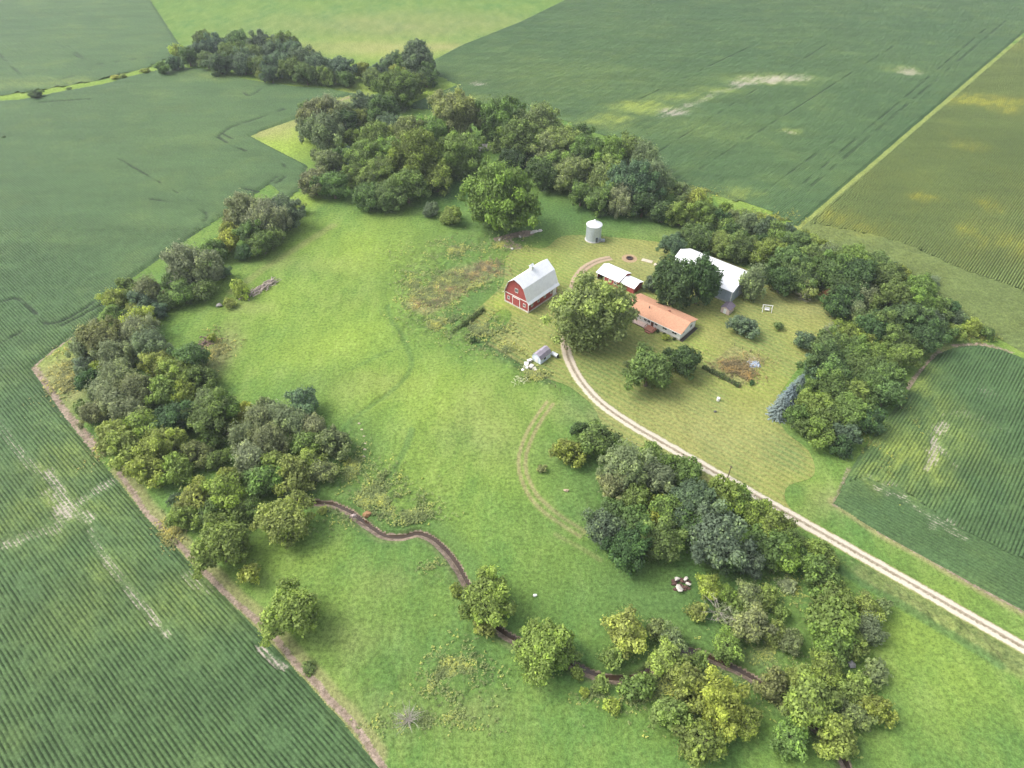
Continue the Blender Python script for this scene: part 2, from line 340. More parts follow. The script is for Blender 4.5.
PL = [  # lines: points px, width m, softness m
 ('Y', TRAIL, 'w', 1.5, .8, .25), ('D', offset(TRAIL, .85), 'w', .28, .35, .95), ('D', offset(TRAIL, -.85), 'w', .28, .35, .95), ('D', poly([(232, 292), (268, 266), (300, 246), (332, 226)]), 'w', .8, 1.5, .35), ('L', poly([(310, 395), (345, 372), (392, 350)]), 'w', .4, .8, .35), ('D', poly([(582, 534), (598, 520), (606, 505)]), 'w', .3, .5, .5), ('D', poly([(555, 535), (580, 548), (600, 560)]), 'w', .3, .5, .4), ('L', poly([(645, 380), (668, 400), (700, 412)]), 'w', 1, 2, .3),
 ('L', DITCH, 'w', .4, .7, .5), ('L', poly([(412, 430), (405, 450), (395, 470), (385, 485)]), 'w', .5, .8, .6),
 ('S', poly([(118, 474), (150, 516), (206, 572), (270, 635), (310, 678), (348, 720), (374, 756), (400, 790)]), 'w', .35, .8, .7), ('D', poly([(118, 472), (150, 514), (206, 570), (270, 633), (310, 676), (348, 718), (374, 756)]), 'w', 1.5, 1.2, .7),
 ('S', poly([(31, 368), (60, 345), (90, 323)]), 'w', .7, .7, .6), ('S', poly([(33, 370), (62, 412), (92, 448)]), 'w', 1.2, 1.2, .65), ('S', poly([(940, 352), (925, 366), (908, 388)]), 'w', .5, 1.0, .6), ('S', poly([(955, 346), (985, 345), (1010, 352)]), 'w', .8, .9, .6),
 ('S', poly([(850, 470), (842, 490), (835, 506)]), 'w', .5, 1.3, .5), ('D', poly([(835, 503), (880, 531), (930, 558), (1024, 610), (1110, 653)]), 'w', 1.3, 1.1, .75), ('S', poly([(880, 532), (930, 560), (975, 585), (1024, 612), (1110, 655)]), 'w', .4, .7, .55),
 ('S', poly([(500, 240), (515, 236), (528, 233)]), 'w', 1.6, 1.5, .7), ('S', poly([(503, 246), (518, 247)]), 'w', 1.2, 1.2, .6), ('S', poly([(570, 300), (563, 330)]), 'w', 2.0, 1.5, .3),
 ('R', poly([(452, 333), (466, 322), (480, 308)]), 'w', 1.2, 1.0, 1), ('L', poly([(486, 342), (503, 352), (524, 364), (545, 378)]), 'w', 2.0, 1.5, .7), ('R', poly([(455, 335), (490, 348), (530, 372), (545, 380)]), 'w', 2.5, 2.0, .7),
 ('Y', poly([(798, 228), (1012, 44), (1066, -2)]), 'w', 1.6, 1.0, .6), ('D', poly([(798, 228), (1012, 44), (1066, -2)]), 'w', 1.6, .9, .4), ('Y', poly([(730, 200), (770, 212), (820, 240), (880, 262), (950, 300), (1024, 345)]), 'w', 4, 4, .6),
 ('S', poly([(357, 94), (345, 99), (330, 104)]), 'w', 1.2, 1, .5), ('D', poly([(300, 122), (262, 134)]), 'w', 3, 2, .6), ('Y', poly([(0, 97), (60, 90), (110, 83), (148, 71)]), 'w', 5, 3, .6),
 ('D', poly([(600, 415), (640, 446), (700, 480)]), 'w', 3, 3, .3), ('D', poly([(870, 575), (950, 620), (1024, 665)]), 'w', 2.2, 2, .4), ('R', poly([(850, 565), (950, 622), (1030, 668)]), 'w', 1.8, 1.8, .7), ('L', poly([(838, 570), (900, 606), (1000, 665)]), 'w', .6, .6, .8),
 ('D', CREEK + (-1.0, -1.0), 'w', .9, .8, .4), ('S', poly([(250, 590), (262, 600)]), 'w', .5, 1, .0),
]
PG = [  # areas: polygon px, softness m
 ('D', [(404, 303), (428, 287), (447, 271), (478, 262), (505, 268), (512, 276), (494, 278), (462, 295), (432, 315), (424, 318)], 1.5, .75), ('R', [(404, 303), (428, 287), (447, 271), (478, 262), (505, 268), (494, 278), (462, 295), (432, 315), (424, 318)], 2, .45),
 ('L', [(436, 318), (470, 292), (500, 277), (514, 280), (505, 290), (486, 300), (470, 316), (455, 328)], 1.5, .6),
 ('D', [(702, 368), (739, 388), (767, 359), (734, 346)], .5, .55), ('R', [(702, 368), (739, 388), (767, 359), (734, 346)], .5, .8), ('S', [(737, 385), (767, 360), (750, 352), (738, 366)], 1.5, .45),
]
CH = 'YDLSR'
def kinds(x, y):
    n1 = (fbm(x, y, 9, 4, 3) - .5) * 7; n2 = (fbm(x, y, 9, 4, 31) - .5) * 7
    xs = x + n1; ys = y + n2; tone = fbm(x, y, 24, 5, 11)
    K = {c: np.zeros(x.shape) for c in CH}
    for c, px, py, rx, ry, amt in BL:
        p = at(px, py); z = depth(px, py); v = (384 - py) / FPX
        wx = rx * z / FPX; ky = abs(at(px, py - 1)[1] - at(px, py + 1)[1]) / 2; wy = ry * ky
        d = ((xs - p[0]) / wx) ** 2 + ((ys - p[1]) / wy) ** 2
        K[c] = np.maximum(K[c], amt * np.exp(-d * .8) * (.55 + .9 * tone))
    for c, P, _, w, soft, amt in PL:
        bb = (x > P[:, 0].min() - 12) & (x < P[:, 0].max() + 12) & (y > P[:, 1].min() - 12) & (y < P[:, 1].max() + 12)
        if not bb.any(): continue
        wob = .12 * (n1[bb]) if w < 1.6 else .3 * n1[bb]
        d, _s = dist_line(x[bb] + wob, y[bb] + wob, P)
        K[c][bb] = np.maximum(K[c][bb], amt * (1 - sstep(w, w + soft, d)))
    for c, pts, soft, amt in PG:
        P = poly(pts); bb = (x > P[:, 0].min() - 6) & (x < P[:, 0].max() + 6) & (y > P[:, 1].min() - 6) & (y < P[:, 1].max() + 6)
        if not bb.any(): continue
        xx = x[bb] + .15 * n1[bb]; yy = y[bb] + .15 * n2[bb]
        d, _s = dist_line(xx, yy, P, True); ins = inside(xx, yy, P); sd = np.where(ins, d, -d)
        K[c][bb] = np.maximum(K[c][bb], amt * sstep(-soft, soft, sd))
    return K

# ------------------------------------------------------------------ ground sheet
def axis(parts):
    out = [parts[0][0]]
    for a, b, s in parts:
        n = max(1, int(round((b - a) / s))); out += list(np.linspace(a, b, n + 1)[1:])
    return np.array(out)
def grow(a, b, s0, ratio):
    out = []; p = a; s = s0; sg = 1 if b > a else -1
    while (b - p) * sg > 0: s *= ratio; p += s * sg; out.append(p)
    return out
gx = np.concatenate([grow(-210, -6000, 1.5, 1.22)[::-1], axis([(-210, -120, 1.2), (-120, -75, .8), (-75, 95, .42), (95, 130, .8), (130, 250, 1.5)]), grow(250, 6000, 1.5, 1.22)])
gy = np.concatenate([grow(20, -1500, 1.0, 1.3)[::-1], axis([(20, 36, .8), (36, 112, .42), (112, 140, .6), (140, 230, .8), (230, 330, 1.5), (330, 560, 3)]), grow(560, 9000, 3, 1.25)])
X, Yg = np.meshgrid(gx, gy); x = X.ravel(); y = Yg.ravel()
K = kinds(x, y)
dC, sC = dist_line(x, y, CREEK); dD, _ = dist_line(x, y, DRIVE); dL, _ = dist_line(x, y, LAWN_P, True); inL = inside(x, y, LAWN_P)
near = (np.abs(x) < 260) & (y < 420)
rel = .28 * fbm(x, y, 2.2, 3, 5) * (.5 + 1.0 * K['R']) + 1.1 * K['R'] * sstep(.45, .75, fbm(x, y, 3.0, 3, 9)) * .8
rel += .5 * (fbm(x, y, 14, 3, 51) - .5)
rel -= .3 * (1 - sstep(.3, 1.1, dist_line(x, y, DITCH)[0])) * sstep(.35, .6, fbm(x, y, 5, 2, 91))
rel = np.where(near, rel, 0)
rel *= sstep(1.5, 4, dD)
inA = inside(x, y, soyA) | inside(x, y, soyC) | inside(x, y, cornP) | inside(x, y, soyD) | inside(x, y, soyB)
z = np.where(inA, np.minimum(rel, 0) - .05, rel)
z = np.where(inL, -.12, z * np.where(dL < 3, sstep(0, 3, dL), 1)) 
# creek bed: undercut dark bank on the far side, sloping mud on the near side
wob = (fbm(x, y, 4, 3, 71) - .5) * 1.2
dd = dC * np.where(sC == 0, 1, sC) + wob * .4
far_bank = 1 - sstep(.45, .8, dd); near_bank = sstep(-2.3, .05, dd)
z = np.where((dC < 5), z * sstep(.5, 4, dC) - 1.15 * far_bank * near_bank, z)
mud = (1 - sstep(.35, .7, dd)) * sstep(-2.0, -1.2, dd) * (dC < 5)
K['S'] = np.maximum(K['S'], mud)
K['L'] = np.maximum(K['L'], .5 * (1 - sstep(2, 6, dC)) * (dC < 8))
nx, ny = len(gx), len(gy)
I = np.arange(nx * ny).reshape(ny, nx)
F = np.stack([I[:-1, :-1].ravel(), I[:-1, 1:].ravel(), I[1:, 1:].ravel(), I[1:, :-1].ravel()], 1)
me = np_mesh('ground', np.stack([x, y, z], 1), F, True)
attr(me, 'kind_a', np.stack([K['Y'], K['D'], K['L']], 1)); attr(me, 'kind_b', np.stack([K['S'], K['R'], K['S'] * 0], 1))
tag(link('ground', me, PASTURE), 'rough green pasture and grass margins between the fields', 'ground', kind='structure')

def sheet(name, P, step, z0, mat, zf=None, soil_edge=0.0):
    """a flat sheet filling polygon P, its border vertices pulled onto the outline"""
    x0, y0 = P.min(0) - step; x1, y1 = P.max(0) + step
    ax = np.arange(x0, x1, step); ay = np.arange(y0, y1, step); A, B = np.meshgrid(ax, ay); xx = A.ravel().copy(); yy = B.ravel().copy()
    J = np.arange(len(xx)).reshape(len(ay), len(ax)); Q = np.stack([J[:-1, :-1].ravel(), J[:-1, 1:].ravel(), J[1:, 1:].ravel(), J[1:, :-1].ravel()], 1)
    keep = inside(xx[Q].mean(1), yy[Q].mean(1), P); Q = Q[keep]
    cnt = np.bincount(Q.ravel(), minlength=len(xx)); bd = np.where((cnt > 0) & (cnt < 4))[0]
    for i in bd:
        p = np.array([xx[i], yy[i]]); a = P; b = np.roll(P, -1, 0); ab = b - a
        t = np.clip(((p - a) * ab).sum(1) / np.maximum((ab * ab).sum(1), 1e-9), 0, 1); c = a + ab * t[:, None]; k = ((c - p) ** 2).sum(1).argmin()
        xx[i], yy[i] = c[k]
    use = np.unique(Q); mp = np.zeros(len(xx), int); mp[use] = np.arange(len(use)); xx = xx[use]; yy = yy[use]
    zz = np.full(len(xx), z0) if zf is None else zf(xx, yy)
    me = np_mesh(name, np.stack([xx, yy, zz], 1), mp[Q], True); Kk = kinds(xx, yy)
    attr(me, 'kind_a', np.stack([Kk['Y'], Kk['D'], Kk['L']], 1)); attr(me, 'kind_b', np.stack([Kk['S'], Kk['R'], Kk['S'] * 0], 1))
    return link(name, me, mat)
tag(sheet('lawn', LAWN_P, .8, .02, LAWN), 'short mown yellow-green lawn round the farm buildings', 'lawn', kind='structure')

# driveway: two pale gravel wheel tracks and a darker middle
def ribbon(name, P, offs, zs, mat):
    T = np.gradient(P, axis=0); T /= np.linalg.norm(T, axis=1)[:, None]; Nn = np.stack([-T[:, 1], T[:, 0]], 1)
    V = []; u = []
    for o, zz in zip(offs, zs):
        V.append(np.column_stack([P + Nn * o, np.full(len(P), zz)])); u.append(np.full(len(P), o))
    V = np.concatenate(V); u = np.concatenate(u); n = len(P); m = len(offs); J = np.arange(n * m).reshape(m, n)
    Q = np.stack([J[:-1, :-1].ravel(), J[:-1, 1:].ravel(), J[1:, 1:].ravel(), J[1:, :-1].ravel()], 1)
    me = np_mesh(name, V, Q[:, ::-1], False); attr(me, 'across', u); attr(me, 'along', np.tile(np.arange(n) / n, m)); return link(name, me, mat)
def drive_material():
    m, nt, b = new_mat('gravel drive', .95, .1); co = objco(nt)
    ac = attrn(nt, 'across').outputs['Fac']; al = attrn(nt, 'along').outputs['Fac']
    n1 = noise(nt, 1.2, 5, .7, co); n2 = noise(nt, 6, 3, .7, co)
    d = mth(nt, 'ABSOLUTE', mth(nt, 'ADD', ac, mth(nt, 'MULTIPLY', mth(nt, 'SUBTRACT', n1, .5), 1.1)))
    mid = remap(nt, d, .2, .5, 1, 0); edge = remap(nt, mth(nt, 'ADD', d, mth(nt, 'MULTIPLY', mth(nt, 'SUBTRACT', noise(nt, .35, 4, .7, co), .5), .9)), 1.15, 1.5, 0, 1)
    g = mixc(nt, remap(nt, n2, .3, .7, 0, 1), (.43, .38, .30), (.60, .55, .45))
    dirt = mixc(nt, remap(nt, n1, .3, .7, 0, 1), (.34, .25, .17), (.42, .33, .24))
    g = mixc(nt, remap(nt, al, .40, .20, 0, 1), g, dirt)          # the far loop by the barn is bare earth
    g = mixc(nt, mth(nt, 'MULTIPLY', mid, remap(nt, n1, .3, .6, .5, 1)), g, (.2, .165, .105))
    g = mixc(nt, edge, g, (.22, .24, .08))
    nt.links.new(g, b.inputs['Base Color']); bump(nt, b, n2, .5, .05); return m
tag(ribbon('driveway', DRIVE, [-1.75, -1.55, -.8, 0, .8, 1.55, 1.75], [-.1, .05, .05, .06, .05, .05, -.1], drive_material()), 'pale two-track gravel drive curving up to the farmhouse', 'driveway', kind='structure')

# creek water
m, nt, b = new_mat('creek water', .12, .5); co = objco(nt)
nt.links.new(mixc(nt, noise(nt, .5, 3, .5, co), (.035, .022, .014), (.075, .05, .032)), b.inputs['Base Color']); bump(nt, b, noise(nt, 3, 2, .5, co), .1, .03)
tag(ribbon('creek', CREEK, [-.75, -.2, .4, .9], [-1.0] * 4, m), 'narrow brown creek winding under the yellow-green trees', 'creek', kind='structure')

# ------------------------------------------------------------------ crops: real ridges, one per row
TRACKS = {'A': [([(0, 304), (18, 300), (36, 314), (50, 325), (75, 316), (100, 300), (140, 275)], .35), ([(0, 345), (22, 333)], .35), ([(62, 327), (80, 318), (103, 305)], .3), ([(160, 243), (185, 236), (205, 222), (207, 215), (200, 210)], .3), ([(178, 243), (200, 232)], .25),
                ([(245, 190), (262, 192), (277, 184), (288, 174), (284, 165)], .5), ([(268, 185), (282, 174)], .3), ([(218, 138), (232, 128), (262, 118), (285, 110)], .5), ([(218, 138), (232, 146), (246, 152)], .5), ([(222, 134), (236, 142)], .35), ([(243, 92), (250, 97), (262, 88), (244, 88)], .4),
                ([(24, 107), (45, 103), (90, 100)], .4), ([(150, 200), (205, 208)], .25), ([(120, 160), (205, 210)], .2)],
          'B': [([(57, 43), (92, 66)], .8), ([(66, 45), (88, 62)], .5), ([(0, 55), (26, 80)], .6), ([(90, 66), (88, 72), (60, 80)], .5), ([(92, 66), (150, 58)], .35)],
          'C': [([(790, 205), (1005, 22)], .45), ([(783, 202), (985, 30)], .3), ([(760, 196), (850, 130)], .3), ([(700, 170), (900, 43)], .25), ([(640, 100), (760, 43)], .25), ([(655, 155), (830, 43)], .2), ([(690, 186), (640, 150), (600, 133)], .3), ([(760, 206), (720, 195)], .3)],
          'D': [], 'E': []}
YEL = {'A': [(60, 465, 40, 30, .35), (60, 510, 60, 26, .35), (185, 600, 60, 30, .25), (225, 75, 30, 5, .3), (110, 580, 30, 60, .2)],
       'B': [(60, 85, 120, 5, .3)], 'C': [(640, 108, 28, 5, 1.0), (612, 119, 20, 4, .9), (680, 98, 30, 4, .45), (720, 91, 22, 4, .5), (770, 80, 36, 4, .6), (690, 130, 60, 12, .2), (787, 132, 11, 2.5, .5), (905, 71, 14, 3, .45), (600, 125, 24, 5, .6), (480, 100, 30, 5, .35), (740, 196, 18, 6, .5), (560, 80, 90, 20, .15)],
       'D': [(905, 455, 26, 30, .75), (935, 430, 34, 26, .35), (880, 480, 20, 14, .5), (925, 390, 16, 30, .4), (890, 440, 22, 22, .4)],
       'E': [(980, 105, 34, 4, 1.2), (965, 103, 16, 3, .8), (1004, 112, 10, 6, 1.1), (920, 203, 10, 5, .7), (968, 238, 12, 8, .8), (985, 210, 12, 6, .6), (840, 222, 20, 8, .5), (965, 150, 14, 5, .4), (1010, 250, 16, 14, .5), (855, 235, 30, 8, .4), (1000, 50, 30, 5, .3)]}
BARE = {'A': [(69, 512, 12, 11, 1.25), (60, 500, 5, 9, .8), (46, 500, 9, 7, .5), (62, 523, 12, 6, .8), (20, 540, 30, 5, .3), (8, 455, 6, 18, .3)],
        'B': [], 'C': [(743, 84, 12, 3, 1.1), (770, 80, 26, 3.2, 1.2), (795, 79, 14, 3, 1.1), (672, 113, 14, 4, 1.1), (690, 106, 10, 3, .7), (717, 93, 8, 3, .5), (908, 72, 12, 3.5, .9), (478, 85, 10, 1.5, .8), (787, 133, 7, 2, .7), (600, 118, .1, .1, 0)],
        'D': [(938, 434, 5, 7, .7), (932, 446, 4.5, 12, .85), (925, 458, 4, 8, .8), (885, 490, 12, 4, .8), (900, 498, 10, 4, .8), (918, 508, 8, 4, .6), (945, 528, 14, 5, .55), (965, 415, 30, 5, .3), (985, 392, 20, 8, .3), (950, 470, 16, 5, .3), (985, 440, 12, 5, .3), (905, 385, 8, 5, .3)],
        'E': [(982, 105, 8, 2, .2)]}
BARE_LINES = {'A': [([(-10, 549), (30, 536), (58, 528)], 1.6, .55), ([(66, 520), (84, 500), (100, 488), (119, 478)], 1.3, .65), ([(50, 474), (60, 492), (76, 512), (88, 521)], 1.3, .8), ([(90, 530), (98, 548), (112, 570), (128, 590), (146, 611), (166, 637)], .8, .6),
                    ([(-5, 418), (12, 446), (38, 474), (52, 480)], 1.3, .45), ([(258, 648), (270, 657), (284, 668)], .8, 1.0), ([(185, 575), (205, 592)], 1.5, .4)], 'B': [], 'C': [([(660, 118), (690, 106), (720, 93), (742, 86)], 2.0, .45)],
              'D': [([(943, 424), (938, 433)], 1.2, .8), ([(936, 442), (930, 455), (923, 470)], .8, .7), ([(868, 480), (890, 494), (912, 506), (935, 520), (962, 538)], 1.2, .42), ([(940, 412), (975, 418), (1005, 430)], 1.5, .3)], 'E': []}
def crop(key, P, ang, height, along, nper, ridge, Pin=None, Pout=None, gk=.7, gb=0):
    c, s = cos(ang), sin(ang)
    U = P @ np.array([c, s]); Vv = P @ np.array([-s, c]); sp = .762
    v0 = math.floor(Vv.min() / sp) * sp
    prof = {5: ([0, .17, .36, .64, .83], [0, .72, 1, 1, .72]), 4: ([0, .25, .5, .75], [0, .9, 1, .9]), 3: ([0, .33, .67], [0, 1, 1])}[nper]
    rows = np.arange(v0, Vv.max(), sp); vs = (rows[:, None] + np.array(prof[0]) * sp).ravel(); hp = np.tile(prof[1], len(rows))
    us = np.arange(U.min(), U.max(), along)
    A, B = np.meshgrid(us, vs); HP = np.repeat(hp[:, None], len(us), 1).ravel(); a = A.ravel(); v = B.ravel()
    J = np.arange(len(a)).reshape(len(vs), len(us)); Q = np.stack([J[:-1, :-1].ravel(), J[:-1, 1:].ravel(), J[1:, 1:].ravel(), J[1:, :-1].ravel()], 1)
    xx = a * c - v * s; yy = a * s + v * c
    cx = xx[Q].mean(1); cy = yy[Q].mean(1); near = (cx * cx + cy * cy) ** .5
    keep = inside(cx, cy, P)
    if Pin is not None: keep &= inside(cx, cy, Pin)
    if Pout is not None: keep &= ~inside(cx, cy, Pout)
    keep &= (np.abs(cx) < cy * .85 + 90)
    Q = Q[keep]; use = np.unique(Q); mp = np.zeros(len(a), np.int64); mp[use] = np.arange(len(use)); xx = xx[use]; yy = yy[use]; HP = HP[use]; Q = mp[Q]
    n1 = (fbm(xx, yy, 6, 3, 3) - .5); n2 = (fbm(xx, yy, 6, 3, 13) - .5); tone = fbm(xx, yy, 7, 4, 8); streak = fbm((xx * c + yy * s) / 4, -xx * s + yy * c, 1.5, 4, 21)
    Yk = np.zeros(len(xx)); Sk = np.zeros(len(xx)); Tk = np.zeros(len(xx))
    for L, K_, wob in ((YEL[key[0]], Yk, 5), (BARE[key[0]], Sk, 3)):
        for px, py, rx, ry, amt in L:
            p = at(px, py); zz = depth(px, py); wx = rx * zz / FPX; wy = ry * abs(at(px, py - 1)[1] - at(px, py + 1)[1]) / 2
            ww = max(wob, .35 * min(wx, wy)) * 2
            d = ((xx + n1 * ww - p[0]) / wx) ** 2 + ((yy + n2 * ww - p[1]) / wy) ** 2
            np.maximum(K_, amt * np.exp(-d * .8) * (.15 + 1.7 * streak), out=K_)
    for pts, w, amt in BARE_LINES[key[0]]:
        T = poly(pts); bb = (xx > T[:, 0].min() - 4) & (xx < T[:, 0].max() + 4) & (yy > T[:, 1].min() - 4) & (yy < T[:, 1].max() + 4)
        if bb.any():
            d, _ = dist_line(xx[bb] + 2 * n1[bb], yy[bb] + 2 * n2[bb], T); Sk[bb] = np.maximum(Sk[bb], amt * (1 - sstep(w * .5, w * 1.6, d)) * (.35 + 1.2 * streak[bb]))
    for pts, w in TRACKS[key[0]]:
        T = poly(pts); bb = (xx > T[:, 0].min() - 4) & (xx < T[:, 0].max() + 4) & (yy > T[:, 1].min() - 4) & (yy < T[:, 1].max() + 4)
        if bb.any():
            d, _ = dist_line(xx[bb], yy[bb], smooth_line(T, 4) if len(T) > 2 else T); Tk[bb] = np.maximum(Tk[bb], (.55 if key[0] in 'BC' else .9) * (1 - sstep(w, w + .5, d)) * sstep(.35, .6, tone[bb]))
    cov = np.clip(1 - Sk * 1.2, 0, 1) * (1 - .8 * Tk)
    dE, _ = dist_line(xx, yy, P, True); edge = sstep(0, 1.6, dE)
    HP = HP + (1 - HP) * (0 if key[0] == 'E' else .7) * sstep(.45, .7, fbm(xx, yy, 1.6, 3, 19))       # here and there the canopy has closed over the gap
    hh = edge * height * (1 - ridge + ridge * HP) * (.78 + .44 * vnoise(xx / .7, yy / .7, 4)) * cov + .02
    me = np_mesh('rows', np.stack([xx, yy, hh], 1), Q[:, ::1], False)
    gap = np.clip((1 - HP) * (gk - .5 * gk * Yk) * (height > 0), 0, 1)  # row gaps coloured darker: soil plus painted shade
    gap = np.maximum(gap, gb * (.6 + .8 * tone))  # headland darkened all over, plant tops included
    # bare soil shows as stripes between surviving plants
    Sv = np.clip(Sk * (1.35 - .95 * HP), 0, 1)
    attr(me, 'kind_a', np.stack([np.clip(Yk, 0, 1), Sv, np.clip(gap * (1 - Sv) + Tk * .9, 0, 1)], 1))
    return me
def join(name, meshes, mat):
    objs = [bpy.data.objects.new(name, m) for m in meshes]
    for o in objs: o.data.materials.append(mat) if not o.data.materials else None
    if len(objs) == 1:
        COL.objects.link(objs[0]); return objs[0]
    Vs, Fs, At = [], [], []; b = 0
    for m_ in meshes:
        n = len(m_.vertices); co = np.empty(n * 3, np.float32); m_.vertices.foreach_get('co', co); f = np.empty(len(m_.loops), np.int32); m_.loops.foreach_get('vertex_index', f)
        at_ = np.empty(n * 3, np.float32); m_.attributes['kind_a'].data.foreach_get('vector', at_)
        Vs.append(co.reshape(-1, 3)); Fs.append(f.reshape(-1, 4) + b); At.append(at_.reshape(-1, 3)); b += n
    me = np_mesh(name, np.vstack(Vs), np.vstack(Fs)); attr(me, 'kind_a', np.vstack(At)); return link(name, me, mat)
EA2 = ANG + pi / 2
nearA = poly([(-200, 900), (600, 900), (600, 100), (300, 265), (100, 268), (60, 300), (0, 322), (-200, 372)])   # headland below, main rows above
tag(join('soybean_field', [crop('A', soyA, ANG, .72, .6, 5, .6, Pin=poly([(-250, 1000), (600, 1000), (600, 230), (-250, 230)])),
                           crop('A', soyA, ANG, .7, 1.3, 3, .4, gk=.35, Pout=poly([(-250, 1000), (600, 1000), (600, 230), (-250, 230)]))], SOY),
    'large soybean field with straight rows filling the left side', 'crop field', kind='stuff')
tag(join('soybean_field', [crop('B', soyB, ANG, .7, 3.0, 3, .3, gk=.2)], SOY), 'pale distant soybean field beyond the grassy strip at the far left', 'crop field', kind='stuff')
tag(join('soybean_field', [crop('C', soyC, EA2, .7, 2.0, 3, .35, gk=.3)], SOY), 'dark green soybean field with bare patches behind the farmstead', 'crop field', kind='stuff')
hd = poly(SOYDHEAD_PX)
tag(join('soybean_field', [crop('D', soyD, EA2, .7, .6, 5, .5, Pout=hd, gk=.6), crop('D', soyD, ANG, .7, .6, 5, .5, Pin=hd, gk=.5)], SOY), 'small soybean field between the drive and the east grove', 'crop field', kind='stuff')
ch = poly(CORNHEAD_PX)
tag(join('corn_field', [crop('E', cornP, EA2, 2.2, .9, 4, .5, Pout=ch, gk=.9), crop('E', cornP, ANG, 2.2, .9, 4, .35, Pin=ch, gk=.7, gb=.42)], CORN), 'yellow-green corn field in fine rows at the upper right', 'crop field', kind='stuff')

# ------------------------------------------------------------------ plants
def quads(C, Nn, S, g, asp=1.3):
    """leaf quads at C with normals Nn and half-size S"""
    r = g.normal(size=C.shape); T = np.cross(Nn, r); T /= np.linalg.norm(T, axis=1)[:, None] + 1e-9; B = np.cross(Nn, T); B /= np.linalg.norm(B, axis=1)[:, None] + 1e-9
    T = T * (S * asp)[:, None]; B = B * S[:, None]
    k = (Nn * (S * .35)[:, None])
    V = np.stack([C - T, C - B * .9 - k, C + T, C + B * .9 - k], 1).reshape(-1, 3)
    F = np.arange(len(V)).reshape(-1, 4); return V, F
def unit(a): return a / (np.linalg.norm(a, axis=-1, keepdims=True) + 1e-9)
def sphere(n, g): return unit(g.normal(size=(n, 3)))

def crown_mesh(name, W, H, lobes, nleaf, leaf, seed, plume=0.0, lr=(.22, .36), low=.12, jit=.16):
    g = np.random.default_rng(seed); R = W / 2; zc = H * (low + 1) / 2; hz = H * (1 - low) / 2
    cs = []; rs = []
    tries = 0
    while len(cs) < lobes and tries < 4000:
        tries += 1
        d = sphere(1, g)[0]
        if d[2] < -.8: continue
        rad = g.uniform(.45, .98)
        r = R * g.uniform(*lr) * (1.2 - .45 * rad) * (1 if d[2] > -.3 else .85)
        th = math.atan2(d[1], d[0]); q_ = 1 + .17 * math.sin(2 * th + seed) + .12 * math.sin(3 * th + 2.1 * seed) + .08 * math.sin(5 * th + seed * .7)
        c = np.array([d[0] * R * rad * q_, d[1] * R * rad * q_, zc + d[2] * hz * rad * (1 + .15 * math.sin(th + seed * 1.3))])
        if all(np.linalg.norm(c - q) > .62 * min(r, t) for q, t in zip(cs, rs)): cs.append(c); rs.append(r)
    # big inner lobes so that the crown is not hollow
    for k in range(5): cs.append(np.array([*(g.uniform(-.3, .3, 2) * R), zc + hz * g.uniform(-.55, .4)])); rs.append(R * g.uniform(.38, .48))
    cs = np.array(cs); rs = np.array(rs); tone = g.uniform(0, 1, len(cs)); tone[-5:] *= .3  # inner lobes toned down: crown shade painted into the leaf colour
    w = rs ** 2; w /= w.sum(); idx = g.choice(len(cs), int(nleaf * 1.9), p=w); d = sphere(len(idx), g)
    rr = rs[idx] * (1 + g.normal(0, jit, len(idx)) + (g.uniform(0, 1, len(idx)) < .16) * g.uniform(.1, .7, len(idx)))
    el = np.ones((len(idx), 3)); 
    if plume: el = np.stack([np.full(len(idx), 1 - .2 * plume), np.full(len(idx), 1 - .2 * plume), np.full(len(idx), 1 + .6 * plume)], 1)
    C = cs[idx] + d * rr[:, None] * el
    keep = np.ones(len(C), bool)
    for k in range(len(cs)):
        q = (C - cs[k]) / (np.array([1 - .2 * plume, 1 - .2 * plume, 1 + .6 * plume]) if plume else 1)
        keep &= (np.linalg.norm(q, axis=1) > rs[k] * .72) | (idx == k)
    keep &= C[:, 2] > .01 * H
    C[:, :2] *= W / (np.percentile(C[:, 0], 99) - np.percentile(C[:, 0], 1) + np.percentile(C[:, 1], 99) - np.percentile(C[:, 1], 1)) * 2
    C = C[keep][:nleaf]; d = d[keep][:nleaf]; idx = idx[keep][:nleaf]
    nn = unit(d * .75 + sphere(len(C), g) * .65 + np.array([0, 0, .25]))
    S = leaf * g.uniform(.42, 1.4, len(C)); V, F = quads(C, nn, S, g, 1.35 if not plume else 1.9)
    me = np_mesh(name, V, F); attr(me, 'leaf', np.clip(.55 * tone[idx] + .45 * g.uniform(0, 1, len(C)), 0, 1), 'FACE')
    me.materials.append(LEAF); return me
def trunk_mesh(name, W, H, seed, low=.12, r0=None):
    g = np.random.default_rng(seed); m = MB(); r0 = r0 or .035 * W + .05
    lean = g.uniform(-.04, .04, 2) * H
    top = np.array([*lean, H * .72])
    m.tube([(0, 0, -.3), (0, 0, H * .08), (*(lean * .4), H * .35), tuple(top)], [r0 * 1.35, r0, r0 * .75, r0 * .2], 8)
    for k in range(6):
        a = 2 * pi * k / 6 + g.uniform(-.4, .4); h = g.uniform(.18, .42) * H; e = np.array([cos(a) * W * .3, sin(a) * W * .3, h + H * g.uniform(.2, .35)])
        st = np.array([*(lean * h / H), h]); md = (st + e) / 2 + (0, 0, -.04 * H)
        m.tube([st, md, e], [r0 * .5, r0 * .33, r0 * .1], 6)
    me = m.mesh(name); me.materials.append(BARK); return me
